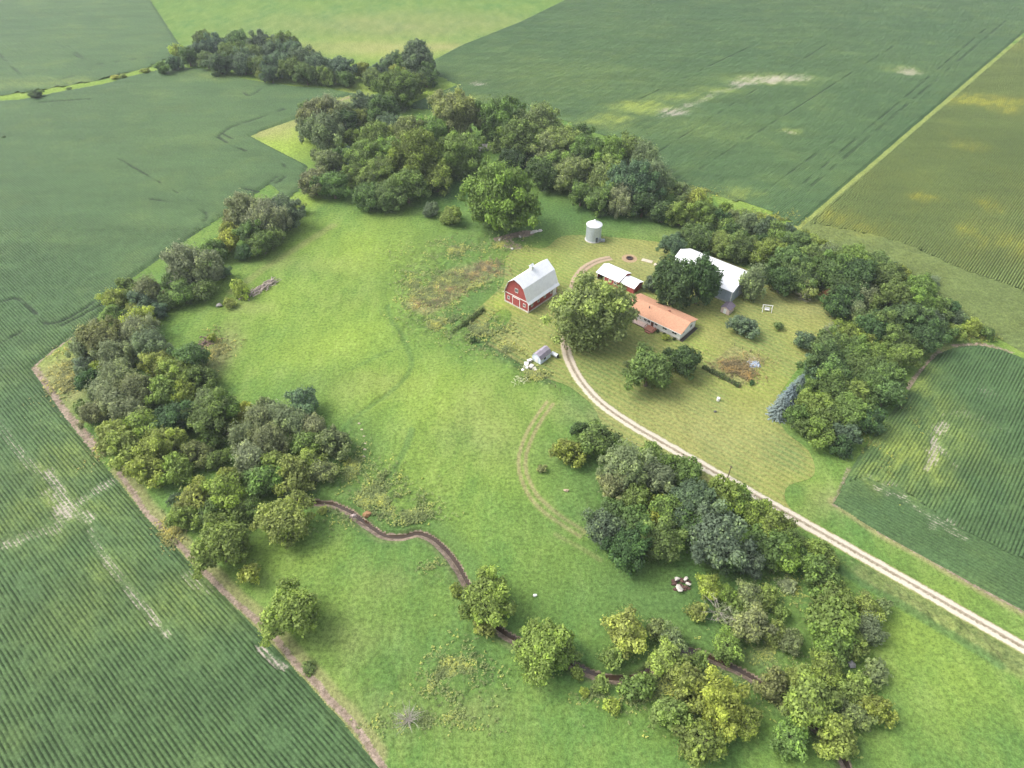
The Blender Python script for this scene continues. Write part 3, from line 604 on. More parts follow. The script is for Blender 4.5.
def spruce_mesh(name, W, H, seed):
    g = np.random.default_rng(seed); Cs = []; Ns = []; Ss = []; L = []
    tiers = int(H / .55)
    for t in range(tiers):
        zt = H * (.04 + .95 * t / tiers); R = W / 2 * (1 - t / tiers) ** .85 + .08; nb = max(5, int(15 * R / (W / 2)) + 3)
        for k in range(nb):
            a = 2 * pi * k / nb + g.uniform(-.3, .3) + t; rl = R * g.uniform(.8, 1.12); n = max(4, int(rl * 9)); tt = np.linspace(.15, 1, n); tone = g.uniform()
            C = np.stack([np.cos(a) * rl * tt, np.sin(a) * rl * tt, zt - .22 * rl * tt + .12 * rl * tt ** 3], 1) + g.normal(0, .07, (n, 3))
            Cs.append(C); Ns.append(unit(np.stack([np.full(n, cos(a) * .5), np.full(n, sin(a) * .5), np.full(n, .8)], 1) + sphere(n, g) * .5)); Ss.append(np.full(n, .2) * (1.15 - .5 * tt)); L.append(np.clip(.35 + .4 * tt + .3 * (tone - .5) + g.normal(0, .1, n), 0, 1))
    C = np.vstack(Cs); V, F = quads(C, np.vstack(Ns), np.concatenate(Ss), g, 1.5)
    me = np_mesh(name, V, F); attr(me, 'leaf', np.concatenate(L), 'FACE'); me.materials.append(NEEDLE); return me
def branch_mesh(name, W, H, seed, n=34, r=.12, mat=None, fan=1.0):
    g = np.random.default_rng(seed); m = MB()
    m.tube([(0, 0, -.2), (0, 0, H * .35)], [r * 1.6, r], 6)
    for k in range(n):
        a = g.uniform(0, 2 * pi); el = g.uniform(.25, 1.2); L = g.uniform(.6, 1) * math.hypot(W / 2, H * .6) * fan
        s = np.array([0, 0, H * g.uniform(.05, .35)]); e = s + L * np.array([cos(a) * cos(el), sin(a) * cos(el), sin(el) * .8]); e[2] = min(e[2], H)
        md = (s + e) / 2 + g.normal(0, .06 * L, 3); m.tube([s, md, e], [r * .5, r * .35, r * .1], 4)
        for j in range(3):
            q = md + (e - md) * g.uniform(0, .8); m.tube([q, q + g.normal(0, .14 * L, 3) + (0, 0, .06 * L)], [r * .22, r * .07], 3)
    me = m.mesh(name); me.materials.append(mat or DEAD); return me

PROTO = {'broad': [], 'willow': [], 'bush': [], 'spruce': []}
def proto(kind, W, H, cm, tm): PROTO[kind].append((W, H, cm, tm))
for i, (W, H, lb, nl, lf) in enumerate([(6.5, 6.2, 26, 4200, .19), (6.5, 6.0, 32, 4200, .19), (11, 10, 62, 10000, .23), (11, 10.5, 70, 10000, .23), (11, 9.5, 54, 10000, .23), (18, 17, 130, 24000, .27), (18, 17, 110, 24000, .27)]):
    proto('broad', W, H, crown_mesh('crown', W, H, lb, nl, lf, 40 + i, lr=((.1, .2) if W > 14 else (.13, .24)) if W > 7 else (.17, .3), low=.0), trunk_mesh('trunk', W, H, 60 + i))
for i, (W, H, lb, nl, lf) in enumerate([(7, 6.5, 24, 5200, .15), (12, 10.5, 60, 13000, .18), (12, 11, 50, 13000, .18)]):
    proto('willow', W, H, crown_mesh('crown', W, H, lb, nl, lf, 80 + i, plume=.8, lr=(.13, .22), jit=.22, low=.0), trunk_mesh('trunk', W, H, 90 + i))
for i, (W, H) in enumerate([(3, 2.5), (3, 2.2)]):
    proto('bush', W, H, crown_mesh('crown', W, H, 9, 900, .16, 100 + i, lr=(.3, .45), low=.0, jit=.14), trunk_mesh('trunk', W, H, 110 + i, r0=.06))
for i, (W, H) in enumerate([(5, 11), (5.5, 12)]):
    proto('spruce', W, H, spruce_mesh('crown', W, H, 120 + i), trunk_mesh('trunk', W * .5, H * 1.3, 130 + i, r0=.16))

ORD = ['', 'first', 'second', 'third', 'fourth', 'fifth', 'sixth', 'seventh', 'eighth', 'ninth', 'tenth', 'eleventh', 'twelfth', 'thirteenth', 'fourteenth', 'fifteenth', 'sixteenth', 'seventeenth', 'eighteenth', 'nineteenth', 'twentieth']
ORD += ['twenty-' + o for o in ORD[1:10]] + ['thirtieth'] + ['thirty-' + o for o in ORD[1:10]]
LOOK = {'G': ((.088, .155, .055), 'dark green'), 'M': ((.15, .23, .07), 'mid-green'), 'Y': ((.265, .335, .085), 'yellow-green'), 'S': ((.25, .305, .155), 'silvery grey-green'), 'O': ((.225, .27, .115), 'olive'),
        'L': ((.19, .275, .07), 'light green'), 'B': ((.15, .19, .19), 'blue-grey'), 'R': ((.28, .16, .09), 'rusty brown'), 'T': ((.13, .195, .11), 'dull blue-green'), 'F': ((.34, .40, .085), 'bright yellow'), 'P': ((.235, .30, .11), 'pale green')}
STANDS = {}
def tree(stand, look, cx, cy, w, kind='broad', hr=None, label=None, cat=None, name=None):
    """crown centre and crown width as they lie in the photograph -> position and real size in the field"""
    if kind == 'broad' and look == 'S': kind = 'willow'
    if stand and stand[0] == 't': w = w * (1.13 if 'gravel' in stand else (.95 if w > 40 else 1.0) if cy > 440 and cx > 450 else .98 if w > 50 else 1.08)
    W = 8.0; hr = hr or {'broad': .95, 'willow': .88, 'bush': .75, 'spruce': 2.1}[kind]
    for _ in range(4):
        zc = .5 * W * hr; W = w * depth(cx, cy, zc) / FPX
    zc = .5 * W * hr; p = at(cx, cy, zc)
    if kind == 'broad' and W < 4.2: kind = 'bush'
    ps = PROTO[kind]; best = sorted(ps, key=lambda q: abs(math.log(q[0] / W)))[:{'broad': 2, 'willow': 2, 'bush': 2, 'spruce': 2}[kind]]
    best = [q for q in best if abs(math.log(q[0] / W)) < abs(math.log(best[0][0] / W)) + .25]
    q = best[int(rng.integers(len(best)))]
    nm = name or {'broad': 'leafy_tree', 'willow': 'willow_tree', 'bush': 'shrub', 'spruce': 'spruce_tree'}[kind]
    t = empty(nm, (p[0], p[1], 0), rng.uniform(0, 2 * pi))
    s = W / q[0]; sz = W * hr / q[1]; t.scale = (s * rng.uniform(.94, 1.06), s * rng.uniform(.94, 1.06), sz)
    col = np.array(LOOK[look][0]) * rng.uniform(.88, 1.14) * np.array([rng.uniform(.9, 1.12), 1, rng.uniform(.88, 1.12)])
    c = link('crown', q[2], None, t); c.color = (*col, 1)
    link('trunk', q[3], None, t)
    STANDS.setdefault(stand, []).append((t, look, kind, cx, cy, label, cat))
    return t

g_w = 'the grove beside the left field'
for a in [('O', 100, 339, 36), ('S', 83, 347, 24), ('S', 138, 333, 30), ('S', 149, 348, 34), ('S', 116, 356, 32), ('M', 190, 359, 32), ('Y', 161, 364, 30), ('Y', 179, 372, 32), ('M', 202, 377, 28), ('F', 97, 367, 12), ('G', 88, 379, 22), ('T', 83, 366, 18),
          ('S', 119, 380, 34), ('S', 104, 392, 28), ('S', 136, 390, 32), ('S', 113, 402, 34), ('S', 128, 412, 30), ('S', 94, 414, 24), ('Y', 163, 392, 28), ('F', 185, 392, 22), ('G', 176, 418, 34), ('M', 210, 413, 40), ('O', 204, 396, 18), ('Y', 113, 435, 30),
          ('Y', 144, 426, 32), ('Y', 126, 448, 34), ('Y', 162, 444, 36), ('Y', 148, 469, 32), ('Y', 176, 470, 28), ('O', 198, 452, 26), ('M', 217, 459, 20), ('M', 82, 408, 14)]: tree(g_w, *a)
g_c = 'the tree mass above the creek bend'
for a in [('M', 222, 407, 32), ('F', 243, 412, 18), ('Y', 231, 425, 12), ('O', 262, 409, 20), ('T', 304, 403, 30), ('S', 259, 419, 28), ('S', 283, 418, 30), ('S', 245, 437, 30), ('S', 270, 441, 34), ('S', 297, 424, 26), ('S', 316, 428, 26),
          ('M', 309, 443, 26), ('O', 334, 442, 30), ('S', 252, 459, 34), ('Y', 278, 464, 28), ('Y', 309, 464, 26), ('O', 323, 471, 24), ('Y', 294, 476, 34), ('M', 266, 479, 32), ('Y', 228, 474, 18), ('M', 212, 440, 20)]: tree(g_c, *a)
g_s = 'the clump south of the creek mouth'
for a in [('Y', 195, 497, 30), ('Y', 226, 493, 36), ('Y', 184, 516, 26), ('M', 213, 508, 26), ('Y', 238, 513, 24), ('M', 253, 508, 20), ('Y', 220, 546, 54), ('Y', 283, 521, 44), ('O', 290, 494, 13), ('T', 176, 500, 14)]: tree(g_s, *a)
g_n = 'the hedgerow along the northwest pasture edge'
for a in [('Y', 113, 299, 20), ('M', 129, 288, 22), ('S', 147, 291, 26), ('T', 141, 301, 22), ('M', 168, 300, 18), ('T', 157, 311, 16), ('Y', 132, 309, 14), ('F', 140, 320, 24), ('M', 113, 316, 20), ('M', 183, 293, 24), ('S', 190, 267, 44), ('M', 176, 279, 26), ('M', 203, 290, 22),
          ('S', 247, 212, 36), ('S', 266, 222, 36), ('M', 262, 243, 24), ('T', 283, 212, 32), ('Y', 297, 207, 14), ('O', 233, 217, 20), ('F', 227, 241, 22), ('Y', 230, 228, 16), ('M', 213, 251, 22), ('T', 223, 272, 13), ('M', 252, 232, 26), ('G', 243, 252, 16), ('M', 273, 236, 20), ('S', 96, 325, 13)]: tree(g_n, *a)
g_k = 'the stand at the pasture north corner'
for a in [('O', 319, 117, 34), ('M', 308, 110, 18), ('S', 332, 113, 32), ('S', 325, 134, 38), ('M', 313, 128, 24), ('Y', 335, 147, 16), ('L', 352, 139, 20), ('Y', 358, 118, 18), ('G', 345, 121, 24), ('T', 364, 106, 24), ('G', 383, 112, 32), ('T', 389, 126, 24), ('T', 355, 158, 22),
          ('L', 377, 143, 36), ('L', 390, 154, 34), ('L', 367, 158, 34), ('M', 380, 177, 36), ('L', 355, 177, 24), ('M', 388, 196, 28), ('M', 367, 196, 26), ('O', 327, 162, 26), ('O', 314, 182, 26), ('M', 333, 185, 28), ('M', 341, 158, 22)]: tree(g_k, *a)
g_t = 'the tall row north of the pasture'
for a, h in [(('P', 452, 117, 52), 1.1), (('L', 430, 136, 38), 1.0), (('M', 501, 121, 42), 1.1), (('P', 537, 128, 42), 1.0), (('L', 461, 154, 42), 1.0), (('M', 522, 144, 40), 1), (('P', 412, 140, 36), 1.1), (('L', 415, 158, 44), 1.1), (('M', 407, 186, 34), 1),
             (('P', 548, 152, 34), 1.0), (('G', 543, 174, 30), 1), (('L', 437, 178, 30), .9), (('P', 562, 146, 38), 1), (('G', 582, 133, 18), 1), (('M', 586, 154, 34), 1.1), (('L', 556, 166, 30), 1), (('P', 572, 174, 34), 1), (('L', 609, 158, 36), 1), (('M', 630, 153, 32), 1.1),
             (('P', 605, 179, 34), 1), (('S', 645, 163, 32), 1), (('T', 632, 184, 40), 1.1), (('S', 652, 181, 34), 1), (('L', 581, 194, 24), 1), (('M', 601, 199, 28), 1), (('S', 618, 202, 26), 1), (('G', 643, 204, 26), 1), (('G', 514, 160, 26), 1)]: tree(g_t, *a, hr=h)
g_b = 'the windbreak behind the white-roofed shed'
for a in [('O', 684, 193, 20), ('Y', 695, 198, 18), ('M', 651, 208, 18), ('G', 663, 212, 22), ('L', 681, 213, 26), ('S', 693, 220, 16), ('M', 706, 216, 28), ('G', 719, 219, 22), ('L', 724, 227, 18), ('M', 696, 238, 28), ('G', 708, 240, 20), ('L', 721, 244, 24), ('M', 741, 248, 28), ('S', 748, 224, 22), ('O', 734, 219, 16),
          ('T', 765, 229, 22), ('Y', 759, 220, 13), ('Y', 706, 204, 12), ('Y', 727, 207, 12), ('Y', 743, 214, 12), ('M', 776, 232, 22), ('F', 769, 221, 13), ('M', 796, 242, 24), ('T', 787, 232, 16), ('Y', 813, 241, 13), ('Y', 822, 244, 12), ('Y', 803, 236, 12), ('L', 769, 252, 30), ('M', 790, 262, 32), ('G', 781, 280, 28), ('M', 796, 278, 30),
          ('M', 813, 262, 30), ('S', 829, 256, 22), ('M', 832, 273, 34), ('L', 852, 262, 32), ('G', 855, 277, 36), ('M', 876, 267, 28), ('G', 843, 290, 28), ('O', 808, 289, 20), ('R', 829, 295, 12), ('G', 836, 306, 24), ('G', 849, 298, 26), ('G', 757, 246, 22), ('G', 734, 234, 22)]: tree(g_b, *a)
g_e = 'the dense grove east of the lawn'
for a in [('F', 902, 272, 16), ('M', 884, 277, 28), ('L', 920, 289, 28), ('S', 930, 284, 16), ('M', 895, 298, 36), ('L', 920, 306, 32), ('M', 937, 309, 24), ('G', 949, 309, 20), ('G', 909, 319, 36), ('T', 925, 320, 28), ('S', 866, 298, 24), ('S', 857, 311, 20), ('M', 874, 323, 32), ('G', 924, 337, 32), ('G', 940, 330, 22), ('T', 956, 317, 16),
          ('Y', 952, 331, 18), ('F', 973, 327, 16), ('M', 987, 333, 13), ('M', 896, 343, 32), ('L', 902, 357, 30), ('M', 915, 350, 18), ('S', 833, 334, 20), ('L', 846, 336, 28), ('M', 829, 347, 32), ('M', 849, 352, 32), ('G', 828, 362, 36), ('G', 871, 330, 32), ('Y', 873, 343, 22), ('L', 874, 357, 30), ('T', 815, 366, 22), ('M', 836, 375, 32),
          ('M', 862, 370, 32), ('M', 882, 378, 36), ('M', 830, 390, 34), ('L', 848, 392, 30), ('M', 868, 387, 32), ('M', 886, 393, 32), ('T', 812, 390, 22), ('L', 813, 405, 30), ('M', 798, 414, 24), ('L', 849, 412, 34), ('M', 825, 416, 28), ('G', 868, 420, 28), ('L', 822, 433, 28), ('T', 844, 434, 24), ('G', 843, 447, 22), ('M', 806, 427, 20)]: tree(g_e, *a)
g_d = 'the grove below the gravel drive'
for a in [('S', 626, 469, 42), ('S', 613, 483, 28), ('S', 657, 478, 32), ('L', 649, 458, 26), ('L', 668, 464, 26), ('L', 686, 472, 28), ('T', 602, 528, 32), ('L', 635, 497, 26), ('F', 657, 502, 12), ('M', 634, 524, 32), ('F', 649, 521, 16), ('G', 630, 547, 40), ('M', 660, 541, 38), ('M', 669, 510, 28),
          ('T', 693, 500, 38), ('G', 700, 534, 36), ('T', 716, 537, 52), ('T', 690, 518, 26), ('L', 722, 494, 32), ('L', 739, 503, 28), ('L', 755, 514, 28), ('L', 774, 527, 30), ('M', 767, 547, 36), ('L', 786, 554, 32), ('T', 750, 560, 28), ('G', 731, 558, 30), ('M', 789, 540, 22), ('M', 612, 510, 22)]: tree(g_d, *a)
g_p = 'the pair above the curved mown trail'
for a in [('Y', 569, 451, 30), ('M', 597, 441, 36), ('G', 582, 429, 18)]: tree(g_p, *a)
g_q = 'the creekside trees along the bottom'
for a in [('Y', 487, 598, 54), ('Y', 457, 591, 13), ('Y', 484, 627, 20), ('Y', 543, 648, 58), ('L', 561, 655, 32), ('Y', 627, 632, 44), ('Y', 613, 657, 22), ('O', 671, 640, 28), ('Y', 667, 660, 34), ('O', 656, 629, 20), ('L', 632, 689, 24), ('F', 611, 706, 16), ('Y', 601, 683, 16), ('F', 584, 692, 9), ('L', 578, 673, 13), ('L', 646, 685, 22),
          ('Y', 691, 684, 42), ('F', 722, 706, 54), ('Y', 671, 713, 34), ('L', 727, 646, 28), ('L', 699, 659, 18), ('Y', 746, 722, 30), ('L', 702, 742, 44)]: tree(g_q, *a)
g_r = 'the olive thicket right of the rubble heap'
for a in [('Y', 709, 587, 24), ('Y', 698, 611, 18), ('L', 726, 595, 22), ('O', 749, 597, 28), ('Y', 764, 597, 24), ('O', 728, 615, 22), ('O', 752, 626, 36), ('Y', 773, 633, 24), ('L', 781, 613, 15), ('O', 790, 641, 24), ('L', 740, 610, 20)]: tree(g_r, *a)
g_u = 'the tall bright clump below the drive'
for a in [('L', 823, 556, 32), ('L', 821, 574, 38), ('L', 834, 599, 36), ('L', 834, 621, 48), ('L', 831, 643, 38), ('L', 849, 645, 28), ('Y', 867, 608, 28), ('O', 882, 607, 18), ('S', 868, 630, 30)]: tree(g_u, *a)
g_v = 'the thicket at the bottom right corner'
for a in [('O', 773, 685, 30), ('Y', 801, 678, 28), ('Y', 810, 702, 52), ('L', 827, 668, 32), ('Y', 852, 688, 32), ('Y', 876, 708, 32), ('O', 856, 716, 28), ('Y', 838, 738, 40), ('L', 790, 738, 36)]: tree(g_v, *a)
g_z = 'the distant treeline at the top left'
for a in [('M', 163, 68, 12), ('T', 174, 63, 14), ('F', 176, 51, 12), ('M', 188, 56, 18), ('T', 198, 52, 18), ('M', 207, 60, 16), ('T', 219, 64, 20), ('M', 231, 54, 22), ('T', 243, 62, 22), ('M', 254, 55, 20), ('Y', 250, 68, 10), ('M', 262, 66, 20), ('Y', 262, 71, 13), ('T', 271, 74, 16), ('T', 279, 64, 24), ('M', 292, 70, 22), ('T', 303, 60, 24),
          ('M', 306, 74, 20), ('T', 318, 66, 22), ('M', 326, 76, 18), ('Y', 330, 70, 12), ('T', 341, 69, 22), ('M', 346, 79, 16), ('Y', 362, 70, 16), ('M', 372, 78, 18), ('T', 379, 72, 16), ('T', 392, 62, 18), ('M', 403, 63, 18), ('T', 418, 60, 32), ('G', 426, 76, 20), ('Y', 398, 75, 16), ('M', 398, 88, 36), ('M', 411, 84, 22), ('M', 384, 88, 16),
          ('T', 215, 46, 20), ('M', 238, 42, 22), ('T', 262, 44, 22), ('M', 284, 44, 22), ('T', 292, 52, 22), ('M', 203, 40, 18), ('T', 272, 52, 20)]: tree(g_z, *a, hr=1.0)

def lone(label, *a, **k): return tree('', *a, label=label, **k)
lone('large round light green tree standing alone on the grass below the tall north row', 'L', 500, 197, 68, hr=1.0, cat='tree')
lone('huge spreading shade tree with yellowing branches where the drive reaches the yard', 'P', 590, 312, 76, hr=.95, cat='tree')
lone('rounded deep green tree on the lawn in front of the farmhouse, left of its pair', 'M', 648, 370, 44, hr=.95, cat='tree')
lone('smaller darker green tree touching the right side of the rounded lawn tree', 'G', 684, 361, 34, hr=.9, cat='tree')
lone('tall dark tree behind the farmhouse, left half of the twin crown', 'G', 674, 282, 42, hr=1.3, cat='tree')
lone('tall dark tree overlapping the front of the white-roofed shed', 'G', 700, 281, 40, hr=1.35, cat='tree')
lone('grey-green small tree at the back left corner of the white-roofed shed', 'T', 673, 246, 26, cat='tree')
lone('low grey-green bush between the red shed and the dark twin trees', 'T', 651, 284, 15, cat='shrub')
lone('pale grey-green pine-like tree at the right end of the white-roofed shed', 'S', 752, 283, 26, hr=1.35, cat='tree')
lone('dark wide crab apple tree on the lawn above the garden plot', 'T', 744, 325, 27, hr=.7, cat='tree')
lone('small round clipped green bush alone on the upper lawn', 'M', 778, 326, 9, kind='bush', hr=.9, cat='shrub')
lone('dull green bush at the lawn edge left of the dense east grove', 'T', 807, 341, 22, hr=.85, cat='shrub')
lone('single yellow-green tree near the field edge in the lower left pasture', 'Y', 290, 614, 52, hr=1.0, cat='tree')
lone('small yellow-green tree between the big clump and the lower left pasture', 'F', 250, 575, 20, hr=1.2, cat='tree')
lone('small round yellow bush on the bank where the creek leaves the trees', 'Y', 323, 510, 9, kind='bush', cat='shrub')
lone('grey-green bush alone at the top of the pasture, left of the yellow one', 'T', 431, 209, 17, cat='shrub')
lone('yellow-green bush at the top of the pasture, left of the large round tree', 'Y', 451, 215, 22, hr=.85, cat='shrub')
lone('yellow-green bush beside the long log pile in the pasture', 'F', 241, 290, 17, kind='bush', hr=.95, cat='shrub')
lone('small green bush at the lower left end of the log pile', 'Y', 229, 303, 12, kind='bush', cat='shrub')
lone('brown-green round shrub alone right of the bottom right thicket', 'O', 877, 673, 23, kind='bush', hr=.8, cat='shrub')
lone('grey twiggy shrub in the shade between the olive thicket and the bright clump', 'S', 788, 585, 16, kind='bush', hr=.6, cat='shrub')
lone('tiny dark shrub beside the mown trail below the tree pair', 'O', 542, 469, 9, kind='bush', cat='shrub')
lone('weedy green bush beside the soil strip at the lower left', 'M', 309, 668, 13, kind='bush', hr=.5, cat='shrub')
lone('tiny dark bush just outside the lower right edge of the garden plot', 'G', 752, 383, 5, kind='bush', cat='shrub')
lone('lone dark tree clump standing in the far left soybean fields', 'G', 35, 94, 14, hr=.55, cat='tree')
lone('tiny dark bush at the left edge of the big soybean field', 'G', 4, 137, 4, kind='bush', cat='shrub')
lone('yellowish bush in front of the farmhouse deck steps', 'F', 666, 337, 7, kind='bush', hr=.9, cat='shrub')
lone('low dark bush at the left foot of the rounded lawn tree', 'O', 627, 364, 7, kind='bush', cat='shrub')
lone('pale yellow leafy sapling beside the brown stump heap', 'F', 212, 338, 8, kind='bush', hr=1.4, cat='shrub')
lone('small dark bush in the weeds between the barn and the pasture', 'G', 473, 340, 7, kind='bush', hr=1.0, cat='shrub')
for lb, a in (('first low yellow shrub from the right on the far left field strip', ('Y', 145, 71, 9)), ('second low yellow shrub from the right on the far left field strip', ('Y', 123, 76, 7)), ('third low yellow shrub from the right on the far left field strip', ('F', 115, 77, 8)), ('small dark shrub by itself halfway along the far left field strip', ('M', 69, 89, 5))):
    lone(lb, *a, kind='bush', hr=.5, cat='shrub')
NOUN = {'broad': 'tree', 'willow': 'willow', 'bush': 'shrub', 'spruce': 'spruce'}
for st, L in STANDS.items():
    if st:
        by = {}
        for r in L: by.setdefault((r[1], r[2]), []).append(r)
        for (lk, kd), rs in by.items():
            rs.sort(key=lambda r: r[3])
            for i, r in enumerate(rs):
                nn_ = NOUN[kd]
                if len(rs) == 1: lb = f'the only {LOOK[lk][1]} {nn_} in {st}'
                else: lb = f'{LOOK[lk][1]} {nn_}, {ORD[i + 1]} from left in {st}'
                tag(r[0], lb, 'shrub' if kd == 'bush' else 'tree', 'trees in ' + st[4:] if st.startswith('the ') else st)
    else:
        for r in L: tag(r[0], r[5], r[6] or 'tree')
for i, (cx, cy, w, lb) in enumerate([(800, 383, 20, 'uppermost blue-grey spruce at the left edge of the dense east grove'), (790, 394, 23, 'middle blue-grey spruce at the left edge of the dense east grove'), (781, 405, 23, 'lowest and leftmost blue-grey spruce of the dense east grove')]):
    t = tree('_s', 'B', cx, cy, w, 'spruce', hr=1.25); tag(t, lb, 'tree', 'blue spruces beside the lawn'); STANDS.pop('_s')

def bare(name, px, py, W, H, seed, label, n=34, r=.12, cat='dead tree', rot=0, fan=1.0, z=0):
    o = link(name, branch_mesh(name, W, H, seed, n, r, None, fan)); p = at(px, py, z); o.location = (p[0], p[1], z); o.rotation_euler = (0, 0, rot); return tag(o, label, cat)
bare('dead_bush', 409, 722, 7, 2.6, 5, 'leafless grey dead bush at the bottom edge of the pasture', 46, .09, 'dead bush')
bare('dead_tree', 187, 287, 11, 13.5, 6, 'pale bare dead tree rising from the northwest hedgerow', 26, .26)
bare('dead_tree', 634, 206, 9, 15.5, 7, 'pale dead trunk at the right end of the tall north row', 16, .26)
bare('dead_bush', 717, 617, 5, 7.5, 8, 'grey leafless branches poking out of the olive thicket', 26, .12, 'dead bush')
bare('dead_bush', 803, 300, 6, 6, 12, 'grey-brown dead shrub at the lawn edge below the windbreak', 40, .1, 'dead bush')

# ------------------------------------------------------------------ weeds: uncountable plants, one object
def scatter_weeds(name, regions, label, seed, col):
    g = np.random.default_rng(seed); Cs = []; Ns = []; Ss = []; L = []
    for px, py, rx, ry, n, size, hh in regions:
        n = int(n * 1.7); size = size * .68
        c = at(px, py); zz = depth(px, py); wx = rx * zz / FPX; wy = ry * abs(at(px, py - 1)[1] - at(px, py + 1)[1]) / 2
        th = g.uniform(0, 2 * pi, n); r = np.abs(g.normal(0, .55, n)) * (1 + .25 * np.sin(3 * th + px)); cx = c[0] + wx * r * np.cos(th); cy = c[1] + wy * r * np.sin(th)
        dens = fbm(cx, cy, 4.5, 3, 77); k = dens > g.uniform(.22, .6, n); cx = cx[k]; cy = cy[k]; dens = dens[k]
        ok = dist_line(cx, cy, CREEK)[0] > 1.6; cx = cx[ok]; cy = cy[ok]; dens = dens[ok]
        clump = 7; m_ = len(cx); h = hh * (.4 + 1.2 * dens) * g.uniform(.5, 1.2, m_); tone = fbm(cx, cy, 1.8, 2, 5)
        for j in range(clump):
            C = np.stack([cx + g.normal(0, size * .9, m_), cy + g.normal(0, size * .9, m_), h * g.uniform(.3, 1.05, m_)], 1)
            Cs.append(C); Ns.append(unit(sphere(m_, g) * .6 + np.array([0, 0, 1.3]))); Ss.append(size * g.uniform(.5, 1.1, m_)); L.append(np.clip(tone * .9 + g.uniform(-.25, .35, m_), 0, 1))
    C = np.vstack(Cs); V, F = quads(C, np.vstack(Ns), np.concatenate(Ss), g, 1.6)
    me = np_mesh(name, V, F); attr(me, 'leaf', np.concatenate(L), 'FACE'); o = link(name, me, WEED); o.color = (*col, 1); return tag(o, label, 'weeds', kind='stuff')
scatter_weeds('tall_weeds', [(380, 500, 42, 24, 2600, .2, .9), (415, 515, 24, 14, 700, .2, .8), (352, 470, 14, 26, 500, .2, .8), (455, 675, 36, 30, 1300, .18, .7), (640, 692, 46, 24, 1300, .18, .7), (432, 570, 14, 10, 250, .18, .6), (600, 690, 26, 14, 500, .16, .6), (700, 690, 60, 30, 1500, .18, .7),
              (790, 590, 22, 20, 400, .2, .7), (430, 720, 60, 14, 500, .16, .5), (770, 655, 30, 16, 400, .18, .5)], 'tangled tall weeds along the creek banks', 3, (.24, .31, .11))
scatter_weeds('tall_weeds', [(430, 300, 30, 14, 1000, .22, .8), (455, 283, 36, 14, 1300, .22, .9), (480, 330, 34, 14, 900, .2, .7), (415, 290, 22, 30, 800, .22, .7), (500, 350, 30, 9, 500, .2, .6), (535, 375, 16, 7, 300, .2, .6), (440, 325, 20, 10, 600, .2, .8), (450, 250, 50, 12, 700, .24, .5), (500, 245, 30, 8, 400, .22, .5)],
              'overgrown weeds in the old garden left of the red barn', 4, (.25, .31, .12))
scatter_weeds('dry_weeds', [(488, 268, 18, 7, 700, .2, .6), (470, 276, 18, 7, 700, .2, .7), (450, 290, 18, 7, 700, .2, .7), (434, 302, 16, 7, 600, .2, .7), (418, 305, 12, 8, 300, .2, .7)], 'strip of tan dried weeds in the old garden left of the barn', 14, (.27, .25, .14))
scatter_weeds('tall_weeds', [(70, 380, 26, 26, 900, .24, .7), (90, 345, 26, 14, 700, .24, .7), (215, 350, 16, 18, 500, .22, .8), (110, 440, 12, 30, 300, .22, .7), (175, 530, 18, 24, 400, .2, .6)], 'rank weeds in the grass corner beside the left grove', 6, (.27, .29, .11))
scatter_weeds('tall_weeds', [(735, 367, 26, 13, 700, .16, .7), (745, 375, 16, 8, 300, .16, .6)], 'weedy vegetables and dry stalks filling the garden plot', 8, (.25, .21, .11))
scatter_weeds('tall_weeds', [(870, 440, 12, 40, 600, .22, .8), (960, 336, 50, 6, 500, .24, .8), (900, 400, 8, 30, 300, .22, .8), (690, 192, 40, 6, 400, .3, .8), (760, 218, 50, 8, 500, .3, 1.0)], 'rank margin weeds around the east grove and windbreak', 9, (.22, .27, .08))

# ------------------------------------------------------------------ buildings (local x along the drive, y away from it)
WHITE = simple('white paint', (.78, .78, .76), .6, .06, 2)
def bld(name, u0, v0, label, cat):
    p = uv2xy(u0, v0); e = empty(name, (p[0], p[1], 0), ANG); return tag(e, label, cat)
def wall_box(m, x0, x1, y0, y1, z0, z1, t=.15):
    m.box(x0, x1, y0, y0 + t, z0, z1); m.box(x0, x1, y1 - t, y1, z0, z1); m.box(x0, x0 + t, y0 + t, y1 - t, z0, z1); m.box(x1 - t, x1, y0 + t, y1 - t, z0, z1)
RED = ribbed('red barn boards', (.32, .06, .055), 0, .3, .8, 0, .14, .015, dirt=(.42, .17, .13))
REDY = ribbed('red barn boards along', (.32, .06, .055), 1, .3, .8, 0, .14, .015, dirt=(.42, .17, .13))
WROOF_Y = ribbed('white metal roof', (.86, .87, .89), 1, .6, .4, 0, .05, .04)
WROOF_X = ribbed('white metal roof sheets', (.88, .89, .9), 0, .6, .4, 0, .04, .04)
GLASS = simple('dark glass', (.03, .035, .04), .15, .1, 2, spec=.6)
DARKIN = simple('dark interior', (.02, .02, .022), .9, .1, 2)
CONC = simple('concrete', (.6, .56, .5), .9, .15, 1.5)

# red barn: gable faces -y, gambrel with soft break
B = bld('red_barn', -114.9, 126.6, 'red gambrel barn with a white metal roof and small ridge cupola', 'barn')
Wd, Ln = 9.4, 13.4
prof = [(0, 0), (Wd, 0), (Wd, 3.7), (Wd - 1.75, 7.7), (Wd / 2, 10.1), (1.75, 7.7), (0, 3.7)]
MB().prism(prof, 0, .15).prism(prof, Ln - .15, Ln).build('gable_wall', RED, B)
MB().box(0, .15, .15, Ln - .15, .0, 3.75).box(Wd - .15, Wd, .15, Ln - .15, .0, 3.75).build('side_wall', REDY, B)
MB().box(-.08, Wd + .08, -.08, Ln + .08, -.2, .5).build('foundation', CONC, B)
